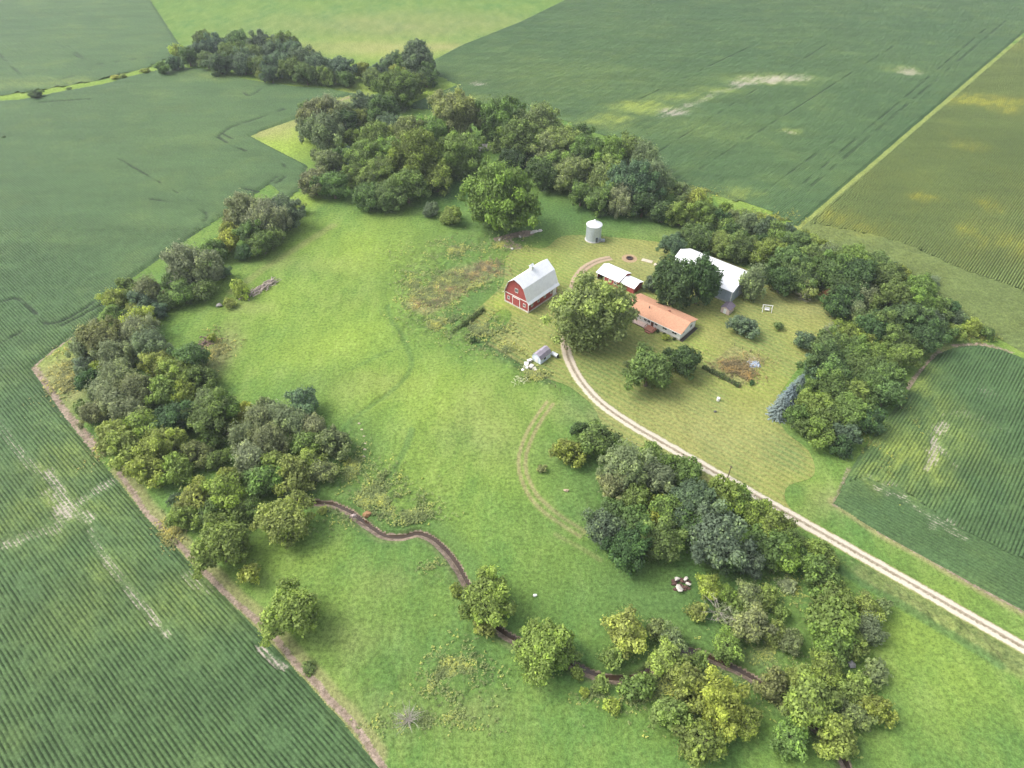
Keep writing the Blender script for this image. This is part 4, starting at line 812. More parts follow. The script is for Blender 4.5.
# flared gambrel roof, ridge slightly peaked forward as a hay hood
def roof_strip(pa, y0, y1, t=.12):
    m = MB(); n = len(pa); up = [(a[0], a[1] + t) for a in pa]
    for i in range(n - 1):
        (x0, z0), (x1, z1) = pa[i], pa[i + 1]; (X0, Z0), (X1, Z1) = up[i], up[i + 1]
        m.add([(x0, y0, z0), (x1, y0, z1), (x1, y1, z1), (x0, y1, z0), (X0, y0, Z0), (X1, y0, Z1), (X1, y1, Z1), (X0, y1, Z0)], [(0, 3, 2, 1), (4, 5, 6, 7), (0, 1, 5, 4), (3, 7, 6, 2), (0, 4, 7, 3), (1, 2, 6, 5)])
    return m
R_ = roof_strip([(-.55, 3.15), (.1, 3.8), (1.7, 7.75), (Wd / 2, 10.2), (Wd - 1.7, 7.75), (Wd - .1, 3.8), (Wd + .55, 3.15)], -.5, Ln + .6)
R_.add([(Wd / 2 - 1.6, -.5, 8.85), (Wd / 2, -1.3, 10.3), (Wd / 2, -.5, 10.3), (Wd / 2 + 1.6, -.5, 8.85)], [(0, 1, 2), (1, 3, 2)])
roof = R_.build('roof', WROOF_Y, B)
MB().box(Wd / 2 - .45, Wd / 2 + .45, 6.2, 7.1, 10.1, 11.3).build('cupola', WHITE, B)
MB().prism([(Wd / 2 - .65, 11.3), (Wd / 2 + .65, 11.3), (Wd / 2, 11.95)], 6.0, 7.3).build('cupola_roof', WROOF_Y, B)
MB().box(0, Wd, -.05, -.003, 3.5, 3.75).build('trim', WHITE, B)
for xs in (-.03, Wd - .17): MB().box(xs, xs + .2, -.06, -.004, .5, 3.5).build('trim', WHITE, B)
d = MB().box(3.3, 5.9, -.09, -.003, .5, 3.1).build('door', RED, B)
MB().box(3.1, 3.3, -.1, -.003, .5, 3.3).box(5.9, 6.1, -.1, -.003, .5, 3.3).box(3.3, 5.9, -.1, -.003, 3.1, 3.3).build('door_frame', WHITE, d)
def window(x, y, w, h, z, face, parent):
    """face 'y-' on the front, 'x+' on the right end, 'x-' left end"""
    f = MB(); gmb = MB(); t = .1
    if face == 'y-':
        f.box(x - t, x + w + t, y - .07, y - .003, z + h, z + h + t).box(x - t, x + w + t, y - .09, y - .003, z - t, z).box(x - t, x, y - .07, y - .003, z, z + h).box(x + w, x + w + t, y - .07, y - .003, z, z + h).box(x + w / 2 - .03, x + w / 2 + .03, y - .05, y - .022, z, z + h)
        gmb.box(x, x + w, y - .02, y - .004, z, z + h)
    else:
        f.box(x + .003, x + .07, y - t, y + w + t, z + h, z + h + t).box(x + .003, x + .09, y - t, y + w + t, z - t, z).box(x + .003, x + .07, y - t, y, z, z + h).box(x + .003, x + .07, y + w, y + w + t, z, z + h).box(x + .022, x + .05, y + w / 2 - .03, y + w / 2 + .03, z, z + h)
        gmb.box(x + .004, x + .02, y, y + w, z, z + h)
    o = gmb.build('window', GLASS, parent); f.build('frame', WHITE, o); return o
window(7.4, 0, .7, .9, 1.6, 'y-', B); window(1.2, 0, .7, .9, 1.6, 'y-', B); window(4.2, 0, 1.0, 1.2, 5.3, 'y-', B)
for yy in (1.2, 4.2, 7.2, 10.2): window(Wd, yy, .7, .8, 1.7, 'x+', B)
dd_ = MB().box(Wd + .003, Wd + .07, 11.3, 13.0, .5, 2.8).build('door', WHITE, B)

# machine shed
B = bld('machine_shed', -85, 170.5, 'large grey-blue machine shed with a broad white metal roof', 'shed')
Wd, Ln = 21.9, 13.0
GB = ribbed('grey blue metal wall', (.36, .42, .50), 0, .9, .5, .2, .08, .03); GBY = ribbed('grey blue metal end wall', (.36, .42, .50), 1, .9, .5, .2, .08, .03)
pr = [(0, 0), (Ln, 0), (Ln, 4.35), (Ln / 2, 6.95), (0, 4.35)]
MB().prism(pr, 0, .15, 'x').prism(pr, Wd - .15, Wd, 'x').build('end_wall', GBY, B)
MB().box(.15, Wd - .15, 0, .15, 0, 4.35).box(.15, Wd - .15, Ln - .15, Ln, 0, 4.35).build('side_wall', GB, B)
def gable_roof(x0, x1, y0, y1, ze, zr, t=.12, yr=None):
    yr = (y0 + y1) / 2 if yr is None else yr; m = MB()
    for (ya, yb, za, zb) in ((y0, yr, ze, zr), (yr, y1, zr, ze)):
        m.add([(x0, ya, za), (x1, ya, za), (x1, yb, zb), (x0, yb, zb), (x0, ya, za + t), (x1, ya, za + t), (x1, yb, zb + t), (x0, yb, zb + t)], [(0, 3, 2, 1), (4, 5, 6, 7), (0, 1, 5, 4), (2, 3, 7, 6), (0, 4, 7, 3), (1, 2, 6, 5)])
    return m
gable_roof(-.35, Wd + .35, -.35, Ln + .35, 4.22, 6.97).build('roof', WROOF_X, B)
MB().box(-.35, Wd + .35, Ln / 2 - .2, Ln / 2 + .2, 7.02, 7.16).build('ridge_cap', WHITE, B)
MB().box(Wd - .2, Wd + .04, -.05, -.003, 0, 4.3).box(Wd + .003, Wd + .05, -.05, .25, 0, 4.3).box(-.04, .2, -.05, -.003, 0, 4.3).build('corner_trim', WHITE, B)
MB().box(0, Wd, -.05, -.004, 0, .5).build('base_trim', simple('pale band', (.5, .5, .5)), B)
sd = MB().box(Wd + .004, Wd + .1, 4.5, 9.8, .1, 4.1).build('sliding_door', simple('white sheet door', (.6, .62, .66), .5, .05), B)
MB().box(Wd + .1, Wd + .16, 4.3, 10.2, 4.1, 4.25).build('door_rail', WHITE, sd)

# little pink-white shed
B = bld('garden_shed', -63.2, 164.9, 'tiny pinkish shed with a dark roof below the machine shed corner', 'shed')
MB().prism([(0, 0), (2.7, 0), (2.7, 1.8), (1.35, 2.5), (0, 1.8)], 0, .08).prism([(0, 0), (2.7, 0), (2.7, 1.8), (1.35, 2.5), (0, 1.8)], 3.1, 3.18).box(0, .08, .08, 3.1, 0, 1.8).box(2.62, 2.7, .08, 3.1, 0, 1.8).build('wall', simple('faded pink boards', (.62, .49, .44), .8, .08), B)
m = MB()
for sx in (1, -1): 
    xa, xb = (1.35 + sx * 1.6, 1.35); m.add([(xa, -.2, 1.68), (xb, -.2, 2.52), (xb, 3.4, 2.52), (xa, 3.4, 1.68), (xa, -.2, 1.76), (xb, -.2, 2.6), (xb, 3.4, 2.6), (xa, 3.4, 1.76)], [(0, 3, 2, 1), (4, 5, 6, 7), (0, 1, 5, 4), (2, 3, 7, 6), (0, 4, 7, 3)])
m.build('roof', simple('grey purple shingles', (.2, .165, .2), .85, .2, 5), B)
MB().box(.9, 1.8, -.05, -.003, .05, 1.7).build('door', WHITE, B)

# farmhouse
B = bld('farmhouse', -84.0, 144.9, 'long low farmhouse with a salmon-orange roof and white siding', 'house')
Wd, Ln = 18.9, 8.4
SID = ribbed('white siding', (.84, .83, .80), 2, .2, .6, 0, .03, .008)
pr = [(0, 0), (Ln, 0), (Ln, 2.7), (Ln / 2, 4.1), (0, 2.7)]
MB().prism(pr, 0, .15, 'x').prism(pr, Wd - .15, Wd, 'x').build('gable_wall', SID, B)
MB().box(.15, Wd - .15, 0, .15, .0, 2.7).box(.15, Wd - .15, Ln - .15, Ln, 0, 2.7).build('side_wall', SID, B)
MB().box(-.03, Wd + .03, -.03, Ln + .03, -.2, .45).build('foundation', CONC, B)
SAL = simple('salmon shingles', (.52, .28, .175), .85, .1, 2.2, bumpd=.02)
rf = gable_roof(-.45, Wd + .45, -.55, Ln + .55, 2.52, 4.12, .14).build('roof', SAL, B)
MB().box(-.47, Wd + .47, -.62, -.555, 2.44, 2.68).build('fascia', WHITE, rf)
MB().tube([(6.5, Ln / 2 - 1.4, 3.4), (6.5, Ln / 2 - 1.4, 4.5)], [.13, .13], 8).build('vent_pipe', simple('grey vent', (.12, .11, .11)), rf)
MB().box(11.6, 12.1, Ln / 2 + .6, Ln / 2 + 1.1, 3.8, 4.5).build('chimney', simple('brick flue', (.3, .14, .1)), rf)
for xx, w_, h_, zz_ in ((6.9, .85, 1.1, 1.2), (8.1, .85, 1.1, 1.2), (10.6, .8, .9, 1.4), (13.2, 1.3, .9, 1.4), (16.3, 1.4, .9, 1.4), (3.6, 1.2, 1.1, 1.2)): window(xx, 0, w_, h_, zz_, 'y-', B)
window(Wd, 5.3, 1.1, .9, 1.4, 'x+', B); window(Wd, 1.4, .7, .7, 1.5, 'x+', B)
dr = MB().box(9.3, 10.2, -.06, -.004, .5, 2.45).build('door', simple('brown door', (.16, .07, .05)), B)
MB().box(9.2, 9.3, -.08, -.004, .5, 2.55).box(10.2, 10.3, -.08, -.004, .5, 2.55).box(9.3, 10.2, -.08, -.004, 2.45, 2.55).build('frame', WHITE, dr)
DK = simple('weathered pink deck boards', (.52, .40, .35), .85, .15, 3)
dk = MB().box(-1.3, 8.6, -2.1, -.05, .35, .5).build('deck', DK, B)
r = MB()
for xx in np.arange(-1.25, 3.3, .9): r.box(xx, xx + .09, -2.1, -2.0, .5, 1.4)
for yy in (-2.1, -1.1, -.2): r.box(-1.3, -1.2, yy, yy + .09, .5, 1.4)
r.box(-1.3, 3.3, -2.12, -1.98, 1.4, 1.5).box(-1.32, -1.18, -1.98, -.1, 1.4, 1.5).box(-1.2, 3.3, -2.07, -2.03, .75, 1.25)
r.build('railing', WHITE, dk)
MB().box(-2.4, .8, -1.8, .3, .52, .6).build('deck_canopy', WHITE, dk)
pl_ = MB().box(8.7, 11.6, -2.6, -.1, .3, .55).box(9.3, 11.0, -3.2, -2.6, 0, .28).build('porch', simple('red brown porch boards', (.36, .16, .11), .85, .15, 3), B)
pr_ = MB()
for xx in (8.7, 11.5):
    for yy in (-2.6, -1.8, -1.0): pr_.box(xx, xx + .08, yy, yy + .08, .55, 1.4)
pr_.box(8.68, 8.8, -2.62, -.9, 1.4, 1.48).box(11.48, 11.6, -2.62, -.9, 1.4, 1.48); pr_.build('railing', simple('dark stained rail', (.14, .07, .05)), pl_)
MB().box(Wd + .1, Wd + 1.1, -.1, Ln, .02, .12).build('flower_bed', simple('dark mulch', (.06, .05, .04)), B)
for k_ in range(6):
    pp = E1 * (-84 + 12.2 + k_ * 1.1) + E2 * (144.9 - .8)
    if k_ in (0, 2, 3, 5):
        s_ = PROTO['bush'][k_ % 2]; t = empty('shrub', (pp[0], pp[1], 0), k_); t.scale = (.32, .32, .36); c_ = link('crown', s_[2], None, t); c_.color = (.06, .09, .03, 1); link('trunk', s_[3], None, t)
        tag(t, f'dark low foundation shrub along the farmhouse front, {ORD[[0, 2, 3, 5].index(k_) + 1]} from the porch', 'shrub', 'foundation shrubs')

# red shed
B = bld('red_shed', -101.3, 154.9, 'low red shed with a white roof in two levels and an open bay', 'shed')
pr = [(0, 0), (6.4, 0), (6.4, 2.5), (3.9, 3.5), (0, 2.4)]
MB().box(2.9, 8.3, 0, .12, 0, 2.4).box(0, 8.3, 6.28, 6.4, 0, 2.5).prism(pr, 0, .12, 'x').prism(pr, 8.2, 8.32, 'x').build('wall', RED, B)
MB().box(8.32, 13.4, .6, .72, 0, 2.1).box(8.32, 13.4, 5.3, 5.42, 0, 2.1).prism([(.6, 0), (5.42, 0), (5.42, 2.1), (3.1, 2.9), (.6, 2.1)], 13.4, 13.52, 'x').build('annex_wall', RED, B)
gable_roof(-.3, 8.5, -.3, 6.7, 2.35, 3.5, .1, 3.9).build('roof', WROOF_X, B)
gable_roof(8.52, 13.8, .3, 5.7, 2.0, 2.95, .1, 3.1).build('annex_roof', WROOF_X, B)
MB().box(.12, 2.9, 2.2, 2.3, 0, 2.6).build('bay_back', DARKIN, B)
for xx in (.12, 2.78): MB().box(xx, xx + .16, -.06, .1, 0, 2.36).build('post', WHITE, B)
window(4.6, 0, .9, .7, 1.1, 'y-', B); window(6.6, 0, .9, .7, 1.1, 'y-', B); MB().box(10.2, 11.2, .53, .597, .05, 1.95).build('door', simple('dark red door', (.2, .04, .04)), B)

# grain bin
p = at(593.8, 243); B = empty('grain_bin', (p[0], p[1] + 2.6, 0), 0); tag(B, 'round galvanised grain bin with a pale conical roof', 'grain bin')
GALV = ribbed('galvanised corrugated', (.52, .57, .63), 2, .45, .4, .35, .08, .06)
m = MB(); n = 40; r0 = 2.6
m.tube([(0, 0, 0), (0, 0, 5.6)], [r0, r0], n).build('wall', GALV, B)
m = MB(); m.tube([(0, 0, 5.55), (0, 0, 5.68), (0, 0, 7.0), (0, 0, 7.05)], [r0 + .14, r0 + .14, .45, .3], n).build('roof', simple('pale metal cone', (.72, .74, .76), .4, .05), B)
MB().tube([(0, 0, 7.0), (0, 0, 7.3)], [.4, .34], 16).build('roof_cap', WHITE, B)
MB().box(.55, 1.25, -2.72, -2.4, .3, 1.9).build('door', simple('dark hatch', (.08, .09, .11)), B)
l = MB(); l.tube([(-.75, -2.75, 0), (-.75, -2.75, 5.6)], [.035, .035], 4).tube([(-.4, -2.8, 0), (-.4, -2.8, 5.6)], [.035, .035], 4)
for k in range(16): l.tube([(-.75, -2.77, .3 + k * .33), (-.4, -2.79, .3 + k * .33)], [.02, .02], 4)
l.build('ladder', GALV, B)
MB().tube([(0, 0, -.1), (0, 0, .14)], [r0 + .35, r0 + .3], n).build('concrete_pad', CONC, B)
MB().box(2.3, 3.8, -2.2, -1.1, .15, .8).build('fan_housing', simple('grey fan housing', (.3, .32, .33)), B)

# blue-white garden shed beside junk
B = bld('small_barn_shed', -90.7, 110.8, 'small pale blue gambrel shed with a striped grey roof beside the white junk', 'shed')
pr = [(0, 0), (3.0, 0), (3.0, 1.7), (2.45, 2.5), (1.5, 2.95), (.55, 2.5), (0, 1.7)]
PB = simple('pale blue boards', (.62, .68, .76), .7, .06)
MB().prism(pr, 0, .1).prism(pr, 4.2, 4.3).box(0, .1, .1, 4.2, 0, 1.7).box(2.9, 3.0, .1, 4.2, 0, 1.7).build('wall', PB, B)
roof_strip([(-.12, 1.62), (.5, 2.55), (1.5, 3.02), (2.5, 2.55), (3.12, 1.62)], -.15, 4.5, .07).build('roof', ribbed('striped grey shingles', (.30, .27, .32), 1, .55, .8, 0, .15, .03), B)
MB().box(1.0, 2.0, -.06, -.003, .05, 1.85).build('door', WHITE, B)
MB().box(3.003, 3.05, 1.4, 2.2, .8, 1.4).build('window', GLASS, B)

# ------------------------------------------------------------------ small things
def pile(name, px, py, n, ext, size, mats, label, cat, seed, flat=.6):
    """a heap of separate lumps read as one heap"""
    g = np.random.default_rng(seed); p = at(px, py); m = MB(); 
    for k in range(n):
        a = g.uniform(0, 2 * pi); r = g.uniform(0, 1) ** .6; s = size * g.uniform(.5, 1.2)
        m.rock((ext[0] * r * cos(a), ext[1] * r * sin(a), s * .25 + (1 - r) * size * .9), (s, s * g.uniform(.5, 1), s * flat), int(g.integers(1e6)))
    o = m.build(name, mats); o.location = (p[0], p[1], 0); return tag(o, label, cat)
def logpile(name, p0, p1, n, r, L, spread, mat, label, cat, seed, along=.5):
    g = np.random.default_rng(seed); a = at(*p0); b = at(*p1); c = (a + b) / 2; d = (b - a); m = MB(); base = math.atan2(d[1], d[0])
    for k in range(n):
        t = g.uniform(-.5, .5); q = d * t + g.normal(0, spread, 2); th = base + g.normal(0, along); ln = L * g.uniform(.4, 1.1); h = abs(g.normal(.3, .3)); rr = r * g.uniform(.5, 1.3)
        m.tube([(q[0] - cos(th) * ln / 2, q[1] - sin(th) * ln / 2, h + .1), (q[0], q[1], h + .2 + g.uniform(0, .2)), (q[0] + cos(th) * ln / 2, q[1] + sin(th) * ln / 2, h)], [rr, rr * .9, rr * .5], 6)
    o = m.build(name, mat); o.location = (c[0], c[1], 0); return tag(o, label, cat)
PALELOG = simple('bleached logs', (.44, .37, .31), .9, .25, 2)
logpile('log_pile', (247, 297), (276, 281), 90, .16, 3.0, 1.0, PALELOG, 'long heap of bleached logs and branches in the upper pasture', 'log pile', 1)
pile('boulder', 219, 307, 3, (.8, .5), .9, simple('grey fieldstone', (.42, .39, .36)), 'small grey stones left of the log pile bushes', 'rocks', 3)
logpile('stump_heap', (197, 350), (207, 344), 40, .2, 2.2, 1.2, simple('brown stumps', (.24, .17, .14), .9, .2), 'brown heap of stumps and roots at the edge of the left grove', 'stump heap', 4, 2.0)
pile('debris_heap', 681, 585, 34, (1.9, 1.5), .55, simple('red brown rubble', (.13, .075, .06), .9, .25), 'red-brown rubble heap with pale blocks on the lower pasture', 'rubble heap', 5)
for i, (px, py, s, lb) in enumerate([(677, 579, .55, 'pale block at the top left of the red-brown rubble heap'), (686, 579, .5, 'pale block at the top right of the red-brown rubble heap'), (679, 588, .8, 'pale slab at the bottom of the red-brown rubble heap'), (688, 584, .5, 'pale block at the right side of the red-brown rubble heap')]):
    p = at(px, py, .7); o = MB().rock((0, 0, 0), (s * 1.3, s * .8, s * .6), 40 + i).build('stone_block', CONC); o.location = (p[0], p[1], .75); o.rotation_euler = (0, 0, i); tag(o, lb, 'stone block', 'pale blocks on the rubble heap')
for i, (px, py, lx, ly, lb) in enumerate([(534, 232, 3.4, 1.7, 'largest broken concrete slab, right end of the rubble north of the barn'), (540, 231, 1.6, 1.2, 'small slab touching the right end of the broken concrete'), (513, 240, 1.7, 1.0, 'middle broken concrete piece in the row north of the barn'), (500, 240, 2.2, .8, 'long thin broken slab at the left end of the rubble'), (504, 246, 1.3, .9, 'lower left broken slab in the rubble row'), (512, 249, 1.4, .9, 'lowest broken slab just outside the mown lawn'), (520, 237, 1.3, .7, 'small broken slab left of the largest one')]):
    p = at(px, py); o = MB().rock((0, 0, .1), (lx / 1.5, ly / 1.5, .35), 60 + i).build('concrete_slab', CONC); o.location = (p[0], p[1], .05); o.rotation_euler = (.05, .06, ANG + pi / 2 + i * .2); tag(o, lb, 'concrete slab', 'broken concrete north of the barn')
pile('rubble_heap', 506, 241, 40, (6, 3.2), .5, simple('tan rubble', (.4, .31, .25), .9, .25), 'low scatter of tan rubble between the broken slabs', 'rubble', 9, .4)
for i, (px, py, lx, ly, lb) in enumerate([(647, 261, 3.6, 1.6, 'left bare concrete pad in the grass behind the red shed'), (659, 265.5, 3.4, 1.5, 'right bare concrete pad in the grass beside the dark trees')]):
    p = at(px, py); o = MB().box(-lx / 2, lx / 2, -ly / 2, ly / 2, 0, .12).build('concrete_pad', simple('pale sand concrete', (.55, .47, .36), .9, .15)); o.location = (p[0], p[1], .01); o.rotation_euler = (0, 0, ANG + .25); tag(o, lb, 'concrete pad', 'concrete pads')
p = at(629.5, 258.5); B = empty('fire_pit', (p[0], p[1], 0)); tag(B, 'round fire pit with a dark burnt centre on bare soil', 'fire pit')
MB().tube([(0, 0, 0), (0, 0, .045)], [2.6, 2.5], 18).build('bare_ring', simple('burnt soil', (.38, .27, .16), .95, .15), B)
m = MB()
for k in range(12): a = k * pi / 6; m.rock((cos(a) * .95, sin(a) * .95, .2), (.32, .32, .3), k)
m.build('stone_ring', simple('sooty stones', (.1, .06, .05)), B); MB().tube([(0, 0, 0), (0, 0, .15)], [.85, .8], 14).build('ash_bed', DARKIN, B)

# white junk beside the small shed
for i, (px, py, sx, sy, sz, rz, lb) in enumerate([(526, 366, 2.6, 1.1, .35, .6, 'long white board pile at the lower left of the junk'), (531, 367.5, 1.5, 1.0, .7, .2, 'white crate-like box in the junk next to the blue shed'), (529.5, 362, 1.2, .7, .9, -.3, 'small white upright box touching the blue shed'), (534.5, 370, 1.4, .9, .5, 1.0, 'white box nearest the lower right of the junk'), (523.5, 369.5, 1.6, .6, .25, .2, 'thin white plank bundle farthest left in the junk')]):
    p = at(px, py); e_ = empty('junk_box', (p[0], p[1], 0), ANG + pi / 2 + rz); tag(e_, lb, 'junk box', 'white junk beside the blue shed')
    MB().box(-sx / 2, sx / 2, -sy / 2, sy / 2, 0, sz * .8).build('box_body', simple('grey white junk', (.42, .39, .36), .7, .15), e_)
    MB().box(-sx / 2 - .05, sx / 2 + .05, -sy / 2 - .05, sy / 2 + .05, sz * .8, sz * .8 + .1).build('lid', CONC if i % 2 else WHITE, e_)
logpile('brush_pile', (516, 380), (525, 382), 26, .06, 1.8, .8, simple('pale sticks', (.6, .62, .38)), 'pale stick pile in the weeds below the blue shed junk', 'brush pile', 12, 1.0)
# trailer beside blue shed
p = at(552, 357.5); B = empty('water_tank', (p[0] + .8, p[1] + .4, 0), ANG); tag(B, 'small white tank with a dark end behind the blue shed', 'tank')
MB().tube([(-1.0, 0, .75), (1.0, 0, .75)], [.55, .55], 16).build('tank_body', simple('off white tank', (.6, .63, .66)), B); MB().tube([(1.0, 0, .75), (1.12, 0, .75)], [.5, .4], 16).build('end_cap', DARKIN, B)
MB().box(-.8, -.6, -.5, .5, 0, .35).box(.6, .8, -.5, .5, 0, .35).build('cradle', BARK, B)

# white swing frame
p = at(766.5, 311); B = empty('swing_frame', (p[0], p[1], 0), ANG + .5); tag(B, 'small white A-frame swing standing on the upper lawn', 'swing')
for xx in (-1.3, 1.3):
    for s_ in (-1, 1): MB().tube([(xx, s_ * .9, 0), (xx, 0, 2.1)], [.09, .09], 6).build('leg', WHITE, B)
MB().tube([(-1.5, 0, 2.1), (1.5, 0, 2.1)], [.09, .09], 6).build('top_bar', WHITE, B)
st = MB().box(-.7, .7, -.35, .3, .5, .58).build('seat', WHITE, B); MB().box(-.7, .7, .3, .38, .58, 1.2).build('seat_back', WHITE, st)
MB().tube([(-.65, 0, .55), (-.65, 0, 2.1)], [.025, .025], 4).tube([(.65, 0, .55), (.65, 0, 2.1)], [.025, .025], 4).build('chain', GALV, B)
p = at(718, 400.5); o = MB().tube([(0, 0, 0), (0, 0, .9), (0, 0, 1.05)], [.4, .45, .2], 14).build('white_barrel', WHITE); o.location = (*p, 0); tag(o, 'small white barrel alone on the lawn below the garden plot', 'barrel')
p = at(715, 412); o = MB().rock((0, 0, .2), (.45, .35, .3), 5).build('dark_stone', simple('dark stone', (.1, .1, .09))); o.location = (*p, 0); tag(o, 'small dark stone on the lawn below the white barrel', 'stone')
p = at(727.5, 478); B = empty('utility_post', (p[0], p[1], 0), ANG); tag(B, 'thin dark post standing at the edge of the gravel drive', 'post')
MB().tube([(0, 0, 0), (0, 0, 4.2)], [.13, .1], 8).build('pole', BARK, B); MB().box(-.35, .35, -.06, .06, 3.7, 3.85).build('crossbar', BARK, B)
# garden plot: low dark hedge fence and a blue-grey tarp
q0, q1, q2, q3 = (at(702, 368.5), at(739, 388), at(767, 359.5), at(734, 346))
def fence(name, pts, h, label, post=.06, mat=BARK, step=2.2, rails=3):
    B = empty(name, (*pts[0], 0)); tag(B, label, 'fence'); rl = MB()
    for a, b in zip(pts[:-1], pts[1:]):
        L = np.linalg.norm(b - a); n = max(1, int(round(L / step)))
        for k in range(n + (b is pts[-1])):
            q = a + (b - a) * k / n - pts[0]; MB().tube([(*q, 0), (*q, h)], [post, post], 5).build('post', mat, B)
        for j in range(rails): zz = h * (.25 + .7 * j / max(rails - 1, 1)); qa = a - pts[0]; qb = b - pts[0]; rl.tube([(*qa, zz), (*qb, zz)], [.01, .01], 3)
    rl.build('wire', BARK, B); return B
fence('garden_fence', [q0, q1, q2, q3], 1.1, 'low wire fence around the brown garden plot')
def hedge(name, a, b, w, h, col, label, seed):
    g = np.random.default_rng(seed); L = np.linalg.norm(b - a); n = int(L * 260); t = g.uniform(0, 1, n); th = g.uniform(0, 2 * pi, n); d = (b - a) / L; nn_ = np.array([-d[1], d[0]])
    r = 1 + g.normal(0, .4, n); lump = .35 + 1.1 * fbm(t * L, t * 0, 1.2, 3, seed)
    off = np.cos(th) * w / 2 * r * lump; zz = (np.abs(np.sin(th)) * h * r * lump); P_ = (b - a)[None] * (t[:, None] - .5) + nn_[None] * off[:, None]
    C = np.column_stack([P_, zz]); V, F = quads(C, unit(np.column_stack([nn_[None] * np.cos(th)[:, None], np.abs(np.sin(th))]) + sphere(n, g) * .6), g.uniform(.08, .18, n), g)
    me = np_mesh(name, V, F); attr(me, 'leaf', g.uniform(0, 1, n), 'FACE'); o = link(name, me, LEAF); o.location = (*((a + b) / 2), 0); o.color = (*col, 1); return tag(o, label, 'hedge')
hedge('low_hedge', q0 + (.3, .4), q1 + (.2, .5), 1.1, .8, (.09, .13, .05), 'low dark hedge along the lower left side of the garden plot', 2)
hedge('weed_hedge', at(452, 335), at(483, 310), 1.3, 1.0, (.12, .17, .06), 'dark overgrown fence line left of the barn yard', 3)
m = MB(); g = np.random.default_rng(4); nn2 = 9; Z_ = g.uniform(.15, .55, (nn2, nn2)); Z_[0] = Z_[-1] = .03; Z_[:, 0] = Z_[:, -1] = .03
tv = [(-1.6 + 3.2 * i / 8 + g.uniform(-.1, .1), -1.3 + 2.6 * j / 8 + g.uniform(-.1, .1), Z_[i, j]) for i in range(9) for j in range(9)]
m.add(tv, [(i * 9 + j, i * 9 + 9 + j, i * 9 + 10 + j, i * 9 + j + 1) for i in range(8) for j in range(8)])
o = m.build('tarp', simple('blue grey tarp', (.36, .42, .5), .5, .15)); p = at(754, 364.5); o.location = (*p, .05); tag(o, 'crumpled blue-grey tarp in the right half of the garden plot', 'tarp')
fence('wire_fence', [at(450, 336), at(487, 345), at(524, 367), at(546, 380), at(560, 392)], 1.2, 'old wire fence between the yard and the pasture below the barn')
p = at(535, 596); o = MB().rock((0, 0, .15), (.45, .4, .3), 15).build('white_stone', WHITE); o.location = (*p, 0); tag(o, 'small white stone alone on the pasture right of the creek tree', 'stone')
p = at(566, 491); o = MB().rock((0, 0, .2), (.8, .5, .35), 16).build('tan_stone', simple('tan stone', (.45, .36, .24))); o.location = (*p, 0); tag(o, 'tan stone inside the curve of the mown trail', 'stone')
p = at(851, 665.5); o = MB().rock((0, 0, .5), (1.0, .9, .8), 17).build('boulder', simple('grey boulder', (.33, .32, .33))); o.location = (*p, 0); tag(o, 'grey boulder under the bright clump beside the brown shrub', 'boulder')
p = at(354, 516.5); o = MB().rock((0, 0, .3), (.8, .6, .5), 18).build('boulder', simple('pinkish boulder', (.45, .36, .33))); o.location = (*p, -.1); tag(o, 'pinkish boulder on the near bank of the creek', 'boulder')
p = at(367, 515); o = MB().rock((0, 0, .3), (1.1, .9, .8), 19).build('earth_clod', simple('rusty clod', (.3, .17, .08))); o.location = (*p, -.1); tag(o, 'rusty brown clod on the far bank of the creek', 'earth clod')
pile('sand_heap', 484, 149, 14, (3.4, 2.6), 1.6, simple('pale sand', (.62, .56, .52), .9, .1), 'pale heap glimpsed through the gap in the tall north row', 'sand heap', 21)
for i, (px, py) in enumerate([(359, 424), (362, 430), (364, 437), (365, 444), (365, 450), (364, 457)]):
    p = at(px, py); o = MB().rock((0, 0, .12), (.45, .3, .22), 70 + i).build('stone', simple('pale tan stone', (.5, .45, .3))); o.location = (*p, .1); tag(o, f'pale stone in the line right of the dark tree mass, {ORD[i + 1]} from the top', 'stone', 'line of pale stones')

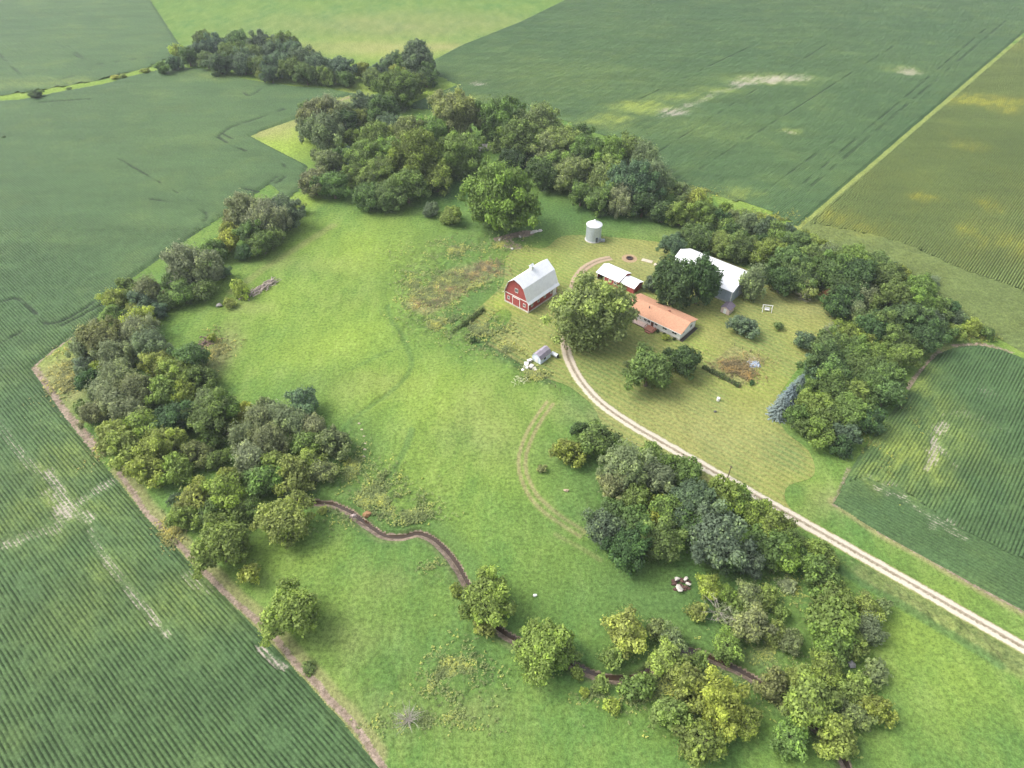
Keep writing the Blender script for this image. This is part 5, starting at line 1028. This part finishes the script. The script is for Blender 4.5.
# ------------------------------------------------------------------ haze
HZ = True
if HZ:
    m = bpy.data.materials.new('haze air'); m.use_nodes = True; nt = m.node_tree; nt.nodes.clear()
    out = nt.nodes.new('ShaderNodeOutputMaterial'); pv = nt.nodes.new('ShaderNodeVolumePrincipled'); pv.inputs['Color'].default_value = (.86, .93, 1, 1); pv.inputs['Density'].default_value = .00015; pv.inputs['Anisotropy'].default_value = .2
    nt.links.new(pv.outputs[0], out.inputs['Volume'])
    tag(MB().box(-6500, 6500, -1700, 9700, -6, 135).build('haze', m), kind='stuff')

# ------------------------------------------------------------------ light, sky, camera
SUN = np.array([-.80, .12, 0]); SUN /= np.linalg.norm(SUN); EL = radians(50)
w = bpy.data.worlds.new('World'); SC.world = w; w.use_nodes = True; nt = w.node_tree; bg = nt.nodes['Background']
sky = nt.nodes.new('ShaderNodeTexSky'); sky.sky_type = 'NISHITA'; sky.sun_disc = False; sky.sun_elevation = EL; sky.sun_rotation = math.atan2(SUN[0], SUN[1]); sky.air_density = 1.0; sky.dust_density = 4.0; sky.ozone_density = 1.0
hs = nt.nodes.new('ShaderNodeHueSaturation'); hs.inputs['Saturation'].default_value = .4      # thin high cloud greys the sky
nt.links.new(sky.outputs[0], hs.inputs['Color']); nt.links.new(hs.outputs[0], bg.inputs[0]); bg.inputs[1].default_value = .15
ld = bpy.data.lights.new('sun', 'SUN'); ld.energy = 1.05; ld.angle = radians(28); ld.color = (1, .95, .87); lo = bpy.data.objects.new('sun', ld); COL.objects.link(lo)
from mathutils import Vector
dv = Vector((SUN[0] * cos(EL), SUN[1] * cos(EL), sin(EL))); lo.rotation_euler = dv.to_track_quat('Z', 'Y').to_euler()
cd = bpy.data.cameras.new('camera'); cd.sensor_width = 36; cd.lens = FPX / 1024 * 36; cd.clip_start = .5; cd.clip_end = 20000
co_ = bpy.data.objects.new('camera', cd); COL.objects.link(co_); co_.location = (0, 0, CAM_H); co_.rotation_euler = (pi / 2 - PITCH, 0, 0); SC.camera = co_
SC.view_settings.view_transform = 'Standard'; SC.view_settings.look = 'None'; SC.view_settings.gamma = 1; SC.view_settings.use_curve_mapping = False; SC.view_settings.exposure = 1.1
